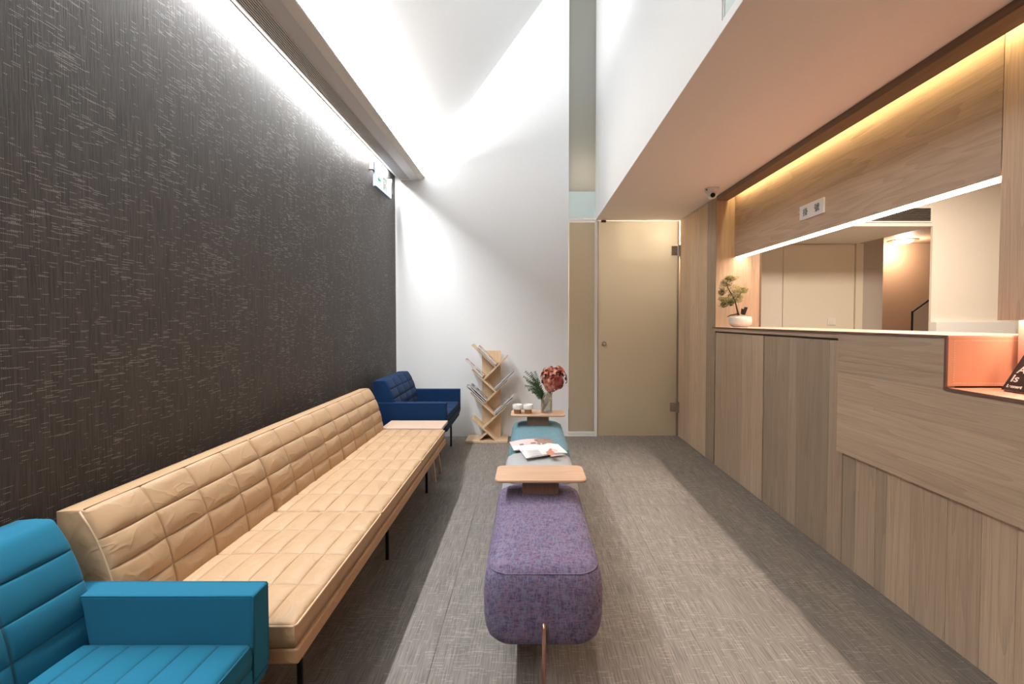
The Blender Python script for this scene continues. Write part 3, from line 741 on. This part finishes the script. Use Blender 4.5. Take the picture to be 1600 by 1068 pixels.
# ------------------------------------------------------------------ armchairs
def armchair(name, label, y0, y1, mat, seed):
    t = thing(name, label, 'armchair', (-1.0, (y0 + y1) / 2, 0)); A = .066
    for a, b in ((y0, y0 + A), (y1 - A, y1)):
        ar = obj('arm', B(-1.275, -.685, a, b, .335, .555, .007), mat, t)
        bm = bmesh.new(); yy = b if a == y0 else a
        for yv in (a + .002, b - .002):
            tube(bm, [(-1.26, yv, .5535), (-.688, yv, .5535), (-.6865, yv, .55), (-.6865, yv, .345)], .0022, 6)
        obj('piping', bm, mat, ar, smooth=True)
    obj('seat_frame', B(-1.275, -.687, y0 + A + .001, y1 - A - .001, .300, .372, .005), mat, t)
    bm = bmesh.new(); prism(bm, [(-1.25, .334), (-.686, .334), (-.70, .300), (-1.25, .300)], y0, y0 + A); obj('arm_base', bm, mat, t)
    bm = bmesh.new(); prism(bm, [(-1.25, .334), (-.686, .334), (-.70, .300), (-1.25, .300)], y1 - A, y1); obj('arm_base', bm, mat, t)
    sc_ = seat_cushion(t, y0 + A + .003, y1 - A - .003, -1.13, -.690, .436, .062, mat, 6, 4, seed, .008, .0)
    ya, yb = y0 + A + .003, y1 - A - .003
    bm = bmesh.new(); tube(bm, [(-1.1, yb, .430), (-.700, yb, .430), (-.691, yb - .01, .430), (-.691, ya + .01, .430), (-.700, ya, .430), (-1.1, ya, .430)], .003, 6)
    obj('piping', bm, mat, sc_, smooth=True)
    back_cushion(t, y0 + .035, y1 - .035, mat, seed + 1, -1.195, -1.10, .425, .738, -1.30, 4, 4, .009, 0)
    for y in (y0 + .11, y1 - .11):
        for x in (-.763, -1.20):
            bm = bmesh.new(); tube(bm, [(x, y, .300), (x, y, 0.001)], .0095, 12); obj('leg', bm, M['black'], t, smooth=True)
    return t
armchair('armchair', 'teal blue felt armchair in the lower left corner of the photo', .36, 1.178, M['teal'], 40)
armchair('armchair', 'navy blue armchair with quilted back in the far left corner by the white wall', 3.745, 4.555, M['navy'], 50)

# wooden side table between sofa and navy chair
st = thing('side_table', 'small pale wood side table between tan sofa and navy armchair', 'table', (-.88, 3.57, 0))
obj('tabletop', B(-1.12, -.658, 3.42, 3.69, .402, .424, .002), M['ash'], st, loc=(-.88, 3.55, .40))
for (x, dx) in ((-.775, .055), (-1.04, -.05)):
    for (y, dy) in ((3.475, -.02), (3.64, .03)):
        bm = bmesh.new(); q = []
        for z, ox, oy, hw in ((.4015, 0, 0, .020), (0.001, dx, dy, .0125)):
            q.append([bm.verts.new((x + ox + a * hw, y + oy + b * hw * .8, z)) for a, b in ((-1, -1), (1, -1), (1, 1), (-1, 1))])
        for i in range(4): bm.faces.new((q[0][i], q[0][(i + 1) % 4], q[1][(i + 1) % 4], q[1][i]))
        bm.faces.new(q[0]); bm.faces.new(q[1]); obj('leg', bm, M['ash'], st, loc=(x, y, 0))

# ------------------------------------------------------------------ upholstered benches
def rrect(w, l, r, n=10):
    pts = []
    for (cx, cy, a0) in ((w / 2 - r, l / 2 - r, 0), (-w / 2 + r, l / 2 - r, PI / 2), (-w / 2 + r, -l / 2 + r, PI), (w / 2 - r, -l / 2 + r, 1.5 * PI)):
        for k in range(n + 1):
            a = a0 + PI / 2 * k / n; pts.append((cx + r * math.cos(a), cy + r * math.sin(a)))
    return pts
def bench(name, label, cx, yc, l, mat, w=.395, top=.445, z0=.165, ext=(-1, 1)):
    t = thing(name, label, 'bench', (cx, yc, 0))
    bm = bmesh.new(); rings = []
    prof = [(z0, .07), (z0 + .004, .045), (z0 + .014, .022), (z0 + .03, .009), (z0 + .05, .002), (z0 + .09, -.003), (z0 + .15, -.004)]
    prof += [(top - .075, -.001), (top - .05, .004), (top - .035, .010), (top - .024, .017), (top - .014, .029), (top - .006, .046), (top - .001, .07), (top + .002, .10), (top + .004, .15)]
    for z, ins in prof:
        r = max(.012, .085 - ins * .5)
        rings.append([bm.verts.new((cx + x, yc + y, z)) for x, y in rrect(w - 2 * ins, l - 2 * ins, r)])
    n = len(rings[0])
    for a, b in zip(rings, rings[1:]):
        for k in range(n): bm.faces.new((a[k], a[(k + 1) % n], b[(k + 1) % n], b[k]))
    bm.faces.new(rings[0][::-1]); bm.faces.new(rings[-1])
    body = obj('upholstery', bm, mat, t, smooth=True, loc=(cx, yc, 0))
    bm = bmesh.new(); pts = rrect(w - 2 * .014, l - 2 * .014, .075); L = [(cx + x, yc + y, top - .028) for x, y in pts]; L.append(L[0])
    tube(bm, L, .0022, 6, False); obj('seam', bm, mat, body, smooth=True, loc=(cx, yc, 0))
    obj('underframe', B(cx - .10, cx + .10, yc - l / 2 + .07, yc + l / 2 - .07, z0 - .014, z0 - .0005), M['black'], t)
    R = .0065
    for s in (-1, 1):
        ye = yc + s * l / 2
        bm = bmesh.new(); tube(bm, [(cx, ye - s * .012, .262), (cx, ye + s * .004, .262), (cx, ye + s * .0135, .255), (cx, ye + s * .0145, .23), (cx, ye + s * .0145, .001)], R, 12)
        if s in ext: obj('leg', bm, M['copper'], t, smooth=True)
        else:
            bm.free(); bm = bmesh.new(); tube(bm, [(cx, ye - s * .10, z0 - .015), (cx, ye - s * .10, .001)], .012, 12); obj('inner_leg', bm, M['black'], t, smooth=True)
        bm = bmesh.new(); xe = cx + s * w / 2; yy = yc - l * .12
        tube(bm, [(xe - s * .07, yy, .158), (xe - s * .012, yy, .158), (xe + s * .006, yy, .168), (xe + s * .008, yy, .195)], R, 10)
        obj('side_bracket', bm, M['copper'], t, smooth=True)
        bm = bmesh.new(); tube(bm, [(cx + s * .06, yc - l * .12, .150), (cx + s * .07, yc - l * .12, .001)], .012, 12)
        obj('inner_leg', bm, M['black'], t, smooth=True)
    return t
bench('upholstered_bench', 'purple woven bench with a copper rod leg, nearest bench in the middle aisle', .049, 1.845, .81, M['purple'], ext=(-1,))
bench('upholstered_bench', 'light grey pouf between the purple and blue benches', .060, 2.525, .53, M['greyfab'], ext=())
bench('upholstered_bench', 'light blue woven bench at the far end of the middle row', .068, 3.235, .87, M['bluegrey'], ext=(1,))

def tray(label, cx, y0, y1):
    t = thing('tray_table', label, 'table', (cx, (y0 + y1) / 2, .447)); w = .410; l = y1 - y0; yc = (y0 + y1) / 2
    bm = bmesh.new(); rings = []
    for z, ins in ((.5225, .004), (.524, .0015), (.527, 0), (.532, 0), (.535, .0015), (.536, .004)):
        rings.append([bm.verts.new((cx + x, yc + y, z)) for x, y in rrect(w - 2 * ins, l - 2 * ins, .032, 8)])
    n = len(rings[0])
    for a, b in zip(rings, rings[1:]):
        for k in range(n): bm.faces.new((a[k], a[(k + 1) % n], b[(k + 1) % n], b[k]))
    bm.faces.new(rings[0][::-1]); bm.faces.new(rings[-1])
    obj('tray_top', bm, M['oak_tray'], t, loc=(cx, yc, .52))
    obj('block_base', B(cx - .083, cx + .083, yc - .04, yc + .06, .4495, .522), M['oak_block'], t, loc=(cx, yc, .45))
tray('nearest oak tray table on a block, across the end of the purple bench', .054, 1.985, 2.195)
tray('far oak tray table on the blue bench holding cups and a flower vase', .070, 3.36, 3.56)

# cups
for x, lab in ((-.084, 'left white cup with a brown band on the far tray table'), (-.004, 'right white cup with a brown band, nearer to the flower vase')):
    c = thing('cup', lab, 'cup', (x, 3.43, .536), 'white cups on the far tray table')
    y = 3.43; z = .5365
    bm = bmesh.new(); lathe(bm, [(0, z), (.026, z), (.027, z + .002), (.027, z + .030), (0, z + .030)], x, y, 32); obj('sleeve', bm, M['cork'], c, smooth=False)
    bm = bmesh.new(); lathe(bm, [(0, z + .0305), (.033, z + .031), (.0360, z + .034), (.0368, z + .042), (.0370, z + .066), (.0362, z + .068), (.0345, z + .066), (.034, z + .042), (0, z + .040)], x, y, 32); obj('bowl', bm, M['ceramic'], c, smooth=True)

# vase, lilies and fern
VX, VY, VZ = .137, 3.462, .5365
v = thing('glass_vase', 'clear glass cylinder vase holding red flowers on the far tray table', 'vase', (VX, VY, VZ))
bm = bmesh.new(); R = .044
lathe(bm, [(0, VZ), (R, VZ), (R, VZ + .148), (R - .003, VZ + .148), (R - .003, VZ + .012), (0, VZ + .012)], VX, VY, 40); obj('glass', bm, M['glass'], v, smooth=True)
bm = bmesh.new(); lathe(bm, [(0, VZ + .0125), (R - .0034, VZ + .0125), (R - .0034, VZ + .095), (0, VZ + .095)], VX, VY, 40); obj('water', bm, M['water'], v, smooth=False)
fb = thing('red_flowers', 'bunch of rust red lily blossoms standing in the glass vase', 'flowers', (VX, VY, VZ + .013))
rf = random.Random(3); heads = []
for k in range(30):
    th = rf.uniform(0, 2 * PI); ph = math.acos(rf.uniform(-.75, 1)); rr = rf.uniform(.045, .088)
    heads.append((Vector((.187 + rr * math.sin(ph) * math.cos(th), VY - .01 + rr * math.sin(ph) * math.sin(th) * .85, .785 + rr * math.cos(ph) * 1.15)), (math.sin(ph) * math.cos(th), math.sin(ph) * math.sin(th), math.cos(ph) * .7)))
heads = [h for h in heads]
for k in range(4):
    bm = bmesh.new(); a = (k - 1.5) * .012
    tube(bm, [(VX - .028 + a * .3, VY + a, VZ + .015), (VX + .0 + a, VY + a, VZ + .08), (VX + .03 + a, VY + a * .6, VZ + .16), (.187 + a * 2, VY - .01, .785)], .0024, 8)
    obj('stem', bm, M['stem'], fb, smooth=True)
def blossom(p, n, mats, L=.046):
    bm = bmesh.new(); n = Vector(n).normalized(); a = n.orthogonal().normalized(); b = n.cross(a); r0 = rf.uniform(0, 1)
    for k in range(6):
        t = 2 * PI * k / 6 + r0; out = a * math.cos(t) + b * math.sin(t); side = n.cross(out); L_ = L * rf.uniform(.8, 1.15)
        rows = []
        for s, wd, up in ((0, .003, 0), (.25, .010, .011), (.55, .0145, .018), (.8, .010, .014), (1, .0015, .003)):
            c = p + out * L_ * s + n * (up + rf.uniform(-.002, .002))
            rows.append([bm.verts.new(c - side * wd), bm.verts.new(c - n * .003), bm.verts.new(c + side * wd)])
        for q, w_ in zip(rows, rows[1:]):
            for i in range(2): bm.faces.new((q[i], q[i + 1], w_[i + 1], w_[i]))
    for k in range(4):
        t = 2 * PI * k / 4; tube(bm, [p, p + n * .022 + (a * math.cos(t) + b * math.sin(t)) * .008], .0009, 5)
    return bm
for k, (p, n) in enumerate(heads):
    obj('blossom', blossom(p, n, None), M[('petal', 'petal', 'petal2', 'petal3')[k % 4]], fb, smooth=True)
fs = thing('fern_sprigs', 'green fern sprigs leaning left out of the glass vase', 'foliage', (VX, VY, VZ + .013))
rf = random.Random(11)
for k, (tx, tz) in enumerate([(-.030, .850), (-.045, .815), (.012, .855), (-.030, .745), (-.005, .720), (.03, .80), (.0, .78), (.045, .85), (.025, .690), (.06, .79), (-.02, .79), (.05, .745), (.07, .72), (.015, .825), (.04, .77)]):
    p0 = Vector((VX - .010 + rf.uniform(-.01, .01), VY + rf.uniform(-.02, .02), VZ + .05)); p2 = Vector((tx, VY + rf.uniform(-.08, .05), tz))
    p1 = Vector((VX - .045, VY + rf.uniform(-.03, .02), VZ + .17)).lerp(p2, .25) + Vector((0, 0, .02))
    pts = [p0.lerp(p1, s).lerp(p1.lerp(p2, s), s) for s in [i / 9 for i in range(10)]]
    bm = bmesh.new(); tube(bm, pts, .0014, 5)
    for i in range(3, 10):
        for sgn in (-1, 1):
            for jj in (0, .5):
                p = pts[i - 1].lerp(pts[i], jj) if i < 10 else pts[i]; d = (pts[min(i, 9)] - pts[i - 1]).normalized()
                s = (d.cross(Vector((0, -1, .3))).normalized() * sgn + d * .7 + Vector((0, rf.uniform(-.4, .4), 0))).normalized(); ln = .034 * (1.25 - i / 11)
                wv = d.cross(Vector((0, 1, 0))).normalized() * .0045 if abs(s.z) < .75 else Vector((.0045, 0, 0))
                q = [p, p + s * ln * .5 + wv, p + s * ln, p + s * ln * .5 - wv]; bm.faces.new([bm.verts.new(x) for x in q])
    obj('sprig', bm, M['fern'], fs)

# ------------------------------------------------------------------ bonsai on the counter
bx, by, bz = 1.735, 3.73, 1.1835
bo = thing('potted_bonsai', 'small bonsai tree in a pale glazed bowl at the far end of the counter', 'plant', (bx, by, bz))
bm = bmesh.new(); lathe(bm, [(0, bz), (.055, bz), (.060, bz + .006), (.082, bz + .022), (.088, bz + .045), (.085, bz + .075), (.080, bz + .086), (.074, bz + .086), (.074, bz + .074), (0, bz + .074)], bx, by, 44)
obj('pot', bm, M['pot'], bo, smooth=True)
bm = bmesh.new(); lathe(bm, [(.0735, bz + .0745), (.05, bz + .090), (.02, bz + .098), (0, bz + .10)], bx, by, 30)
for f in bm.verts: f.co.z += random.uniform(-.003, .003)
obj('pebbles', bm, M['moss'], bo, smooth=True)
K = by / F
def q3(u, v, dy=0): return Vector(((u - 826) * (by + dy) / F, by + dy, 1.24 - (v - 500) * (by + dy) / F))
tr = [q3(1153.5, 492), q3(1152.5, 487), q3(1150, 478), q3(1148, 470), q3(1144, 462), q3(1138, 452), q3(1134, 443), q3(1138, 436)]
bm = bmesh.new(); tube(bm, tr, [.011, .008, .006, .005, .0045, .004, .003, .002], 9)
tube(bm, [q3(1148, 471), q3(1152, 464), q3(1158, 456), q3(1162, 453)], [.004, .0035, .003, .002], 7)
tube(bm, [q3(1148, 473), q3(1141, 471), q3(1134, 473), q3(1130, 476)], [.004, .003, .003, .002], 7)
tube(bm, [q3(1154, 489), q3(1148, 491), q3(1141, 492), q3(1136, 495)], [.006, .006, .005, .002], 8)
obj('trunk', bm, M['bark'], bo, smooth=True)
rf = random.Random(5)
pads = [(1131, 449, 7, 9, 0), (1135, 441, 8, 6, 0), (1143, 435, 8, 3.5, 1), (1139, 434, 6, 3, 1), (1147, 450, 9, 5, 1), (1157, 453, 7, 4, 1), (1163, 453, 5, 4, 1), (1143, 466, 10, 6, 0), (1137, 470, 8, 4, 0), (1131, 476, 5, 3.5, 0), (1153, 466, 6, 6, 1), (1127, 457, 4, 4, 0), (1148, 459, 9, 5, 0), (1142, 473, 4, 4, 0), (1128, 467, 6, 3, 1)]
for (u, vv, ru, rv, mi) in pads:
    bm = bmesh.new()
    for k in range(330):
        a, r = rf.uniform(0, 2 * PI), math.sqrt(rf.random())
        p = q3(u + ru * 1.1 * r * math.cos(a), vv + rv * 1.15 * r * math.sin(a)); p.y += rf.gauss(0, .5) * ru * K
        d = Vector((rf.uniform(-1, 1), rf.uniform(-1, 1), rf.uniform(-.4, 1))).normalized(); s = d.orthogonal().normalized() * .0026
        ln = rf.uniform(.007, .013)
        bm.faces.new([bm.verts.new(x) for x in (p - s, p + s, p + d * ln + s * .3, p + d * ln - s * .3)])
    tag(obj('foliage', bm, M['needle2' if mi else 'needle'], bo), kind='stuff')
bm = bmesh.new(); a = q3(1159, 491, -.03)
def slab(bm, o, ex, ez, ey): 
    o, ex, ez, ey = map(Vector, (o, ex, ez, ey)); vs = [bm.verts.new(o + ex * i + ey * j + ez * k) for i in (0, 1) for j in (0, 1) for k in (0, 1)]
    for q in ((0, 1, 3, 2), (4, 6, 7, 5), (0, 4, 5, 1), (2, 3, 7, 6), (0, 2, 6, 4), (1, 5, 7, 3)): bm.faces.new([vs[i] for i in q])
slab(bm, a, (.026, 0, -.004), (.022, 0, .062), (0, .004, 0)); slab(bm, a + Vector((-.006, .006, .006)), (.018, 0, -.008), (.004, 0, .045), (0, .004, 0))
obj('tag', bm, M['blackpl'], bo)

# black book leaning on the low shelf
bk = thing('black_book', 'black covered book with white title leaning on the low leather shelf', 'book', (1.72, 1.50, .986))
ex_ = Vector((0, -1, 0)); ey_ = Vector((.532, 0, .847)).normalized(); o = Vector((1.697, 1.628, .9925)); nz = ex_.cross(ey_)
# nz points away from the back; make the cover face the room
def bslab(o, w_, h_, th, name, mat):
    bm = bmesh.new(); slab(bm, o, ex_ * w_, ey_ * h_, nz * th); return obj(name, bm, mat, bk)
if nz.x > 0: nz = -nz
bslab(o - nz * .0118, .150, .145, .001, 'back_cover', M['cover_black'])
bslab(o - nz * .0107 + ey_ * .002, .147, .141, .0095, 'page_block', M['paper'])
bslab(o - nz * .0011, .150, .145, .0012, 'front_cover', M['cover_black'])
nn = frame((0, 0, 0), ex_, ey_)
for s, size, dx, dy in (('A', .040, .014, .072), ('Is', .040, .010, .036), ('Lennart', .016, .010, .012)):
    p = o + ex_ * dx + ey_ * dy + nz * .0004
    m4 = frame(p, ex_, ey_)
    text('lettering', s, size, M['print_white'], bk, m4, .0004, .0006)

# ------------------------------------------------------------------ zig-zag magazine rack
rk = thing('magazine_rack', 'pale wood zigzag magazine rack standing against the white far wall', 'rack', (-.42, 4.68, 0))
YR = 4.585; S = 120 / 754.0
def r2(x, y, Y=YR): return Vector(((710 + x * S - 826) * Y / F, 1.24 - (530 + y * S - 500) * Y / F))
obj('base', B(-.640, -.215, 4.57, 4.82, 0.001, .021, .001), M['oak_pale'], rk, loc=(-.4, 4.7, 0))
xa, xb = r2(270, 0, 4.74)[0], r2(452, 0, 4.74)[0]
obj('upright', B(xa, xb, 4.74, 4.765, .0215, r2(0, 110, 4.74)[1]), M['oak_pale'], rk, loc=(-.4, 4.75, 0))
TH = .0165
def board(p, q, name='shelf', y0=YR, y1=4.7395, th=TH, mat=None, parent=None, off=0.0):
    p, q = Vector(p), Vector(q); d = (q - p).normalized(); n = Vector((-d.y, d.x))
    if n.y < 0: n = -n
    p = p + n * off; q = q + n * off
    bm = bmesh.new(); prism(bm, [tuple(p), tuple(q), tuple(q + n * th), tuple(p + n * th)], y0, y1)
    return obj(name, bm, mat or M['oak_pale'], parent or rk, loc=((p.x + q.x) / 2, (y0 + y1) / 2, (p.y + q.y) / 2))
Ls = [((165, 58), (405, 283)), ((165, 300), (398, 524)), ((150, 530), (398, 764)), ((165, 785), (405, 1008))]
Rs = [((522, 172), (290, 402)), ((515, 418), (302, 634)), ((515, 662), (285, 884)), ((318, 930), (228, 1010))]
for a, b in Ls: board(r2(*a), r2(*b), mat=M['oak_pale'])
for (a, b), q in zip(Rs, (0.0, 0.0, 0.0, 0)): board(r2(*a), r2(*b), y0=YR + .0015)
def magazine(label, a, b, off, th, mat, page=True, grp='magazines leaning in the rack', flare=0):
    a, b = r2(*a), r2(*b); b = b + (a - b).normalized() * .0175; mid = (a + b) / 2
    t = thing('magazine', label, 'magazine', (mid.x, YR + .01, mid.y), grp)
    y0 = YR - .012; y1 = 4.735
    board(a, b, 'page_block', y0, y1, th - .0016, M['paper'], t, off + TH + .0006)
    board(a, b, 'cover', y0 - .001, y1, .0008, mat, t, off + TH + th - .0009)
magazine('tan covered magazine on the topmost left shelf of the rack', (205, 90), (400, 276), .0105, .0150, M['mag_a'])
magazine('thin grey magazine beneath the tan one on the topmost left shelf', (212, 102), (400, 276), .0006, .0095, M['mag_b'])
magazine('magazine with a red patch sticking far out of the second left shelf', (80, 222), (270, 398), .0100, .013, M['mag_c'])
magazine('thin white magazine under the red patched one on the second left shelf', (150, 282), (272, 398), .0006, .0085, M['mag_b'])
magazine('white magazine lowest in the stack on the third left shelf', (98, 478), (290, 655), .0006, .009, M['mag_b'])
magazine('grey printed magazine topmost on the third left shelf', (130, 478), (300, 640), .018, .009, M['mag_b'])
magazine('pale magazine in the middle of the third left shelf stack', (112, 478), (295, 648), .0100, .0075, M['mag_d'])
magazine('dark striped magazine on the upper right shelf of the rack', (598, 330), (400, 520), .0100, .011, M['mag_b'])
magazine('white edged magazine lying lowest on the upper right shelf', (598, 338), (400, 524), .0006, .008, M['mag_d'])
magazine('pink flecked magazine on the lower right shelf of the rack', (605, 568), (395, 760), .0095, .010, M['mag_d'])
magazine('white magazine lying lowest on the lower right shelf', (580, 600), (395, 764), .0006, .008, M['mag_b'])

# ------------------------------------------------------------------ open magazines on the pouf
def openmag(label, pts_left, pts_right, ml, mr, z, bulge=.010, extra=None):
    """two page halves given as quads (x,y): spine-near, spine-far, outer-far, outer-near"""
    allp = pts_left + pts_right
    cx = sum(p[0] for p in allp) / 8; cy = sum(p[1] for p in allp) / 8
    t = thing('open_magazine', label, 'magazine', (cx, cy, z), 'open magazines on the pouf')
    for quad, mat, nm in ((pts_left, ml, 'left_page'), (pts_right, mr, 'right_page')):
        bm = bmesh.new(); n = 12; top = []; bot = []
        a, b, c, d = [Vector((x, y, 0)) for x, y in quad]
        for i in range(n + 1):
            s = i / n; h = bulge * math.sin(PI * min(1, s * 1.05 + .02)) ** .8 * (1 - s * .4) + .004
            p, q = a.lerp(d, s), b.lerp(c, s)
            top.append((bm.verts.new((p.x, p.y, z + h)), bm.verts.new((q.x, q.y, z + h))))
            bot.append((bm.verts.new((p.x, p.y, z + .0003)), bm.verts.new((q.x, q.y, z + .0003))))
        for i in range(n):
            bm.faces.new((top[i][0], top[i + 1][0], top[i + 1][1], top[i][1])); bm.faces.new((bot[i][0], bot[i][1], bot[i + 1][1], bot[i + 1][0]))
            bm.faces.new((top[i][0], bot[i][0], bot[i + 1][0], top[i + 1][0])); bm.faces.new((top[i][1], top[i + 1][1], bot[i + 1][1], bot[i][1]))
        bm.faces.new((top[0][0], top[0][1], bot[0][1], bot[0][0])); bm.faces.new((top[-1][0], bot[-1][0], bot[-1][1], top[-1][1]))
        obj(nm, bm, mat, t, smooth=False)
    return t
ZM = .4505
def G(u, v, z=ZM): Y = (1.24 - z) * F / (v - 500); return ((u - 826) * Y / F, Y)
# px corners measured on the photo
m2 = openmag('open magazine with pink and brown photo pages lying behind the white one', [G(842, 703), G(838, 688), G(796, 692), G(803, 706)], [G(842, 703), G(838, 688), G(862, 688), G(868, 702)], M['page_pink'], M['page_tan'], ZM)
m1 = openmag('open magazine with a white text page and a pink rose page, nearest on the pouf', [G(859, 716), G(847, 701), G(808, 703), G(822, 722)], [G(859, 716), G(847, 701), G(872, 699), G(887, 713)], M['page_white'], M['page_white'], ZM + .0145, .008)
def patch(name, t, pts, z, mat):
    bm = bmesh.new(); vs = [bm.verts.new((*G(u, v, z), z)) for u, v in pts]; vb = [bm.verts.new((c.co.x, c.co.y, c.co.z - .0006)) for c in vs]
    bm.faces.new(vs); bm.faces.new(vb[::-1]); n = len(vs)
    for i in range(n): bm.faces.new((vs[i], vs[(i + 1) % n], vb[(i + 1) % n], vb[i]))
    return obj(name, bm, mat, t)
ZP = ZM + .0145 + .0135
patch('rose_print', m1, [(856, 710.5), (853, 707), (857, 705), (858, 702), (862, 701), (863, 705), (867, 708), (868, 711), (861, 712)], ZP - .001, M['petal2'])
patch('dark_print', m1, [(860, 714.5), (861, 711.5), (878, 710.5), (884, 711.5)], ZP - .002, M['text_grey'])
for k in range(7):
    v0 = 704.4 + k * 1.5; patch('text_line', m1, [(821 + k * .9, v0 + .35), (821 + k * .9, v0), (842 + k * 1.1, v0 - .7), (842 + k * 1.1, v0 - .35)], ZP - .001, M['text_grey'])
ZQ = ZM + .0115
patch('photo_print', m2, [(803, 704.5), (800, 698), (822, 695), (826, 701)], ZQ, M['page_white'])
patch('photo_print', m2, [(812, 697), (811, 694.5), (836, 691), (838, 693)], ZQ, M['page_tan'])
patch('photo_print', m2, [(846, 697), (844, 693), (862, 693), (865, 697)], ZQ, M['page_pink'])
patch('photo_print', m1, [(813, 705.6), (812, 704.4), (818, 704.1), (819, 705.3)], ZP - .001, M['page_pink'])
patch('photo_print', m1, [(864, 706), (862, 702), (868, 702), (873, 706)], ZP - .0015, M['page_pink'])
m3 = openmag('dark covered magazine sticking out behind the open magazines on the blue bench', [G(826, 692), G(830, 687.5), G(812, 690), G(806, 694)], [G(826, 692), G(830, 687.5), G(851, 686.5), G(858, 691)], M['cover_black'], M['page_tan'], ZM - .0005, .006)
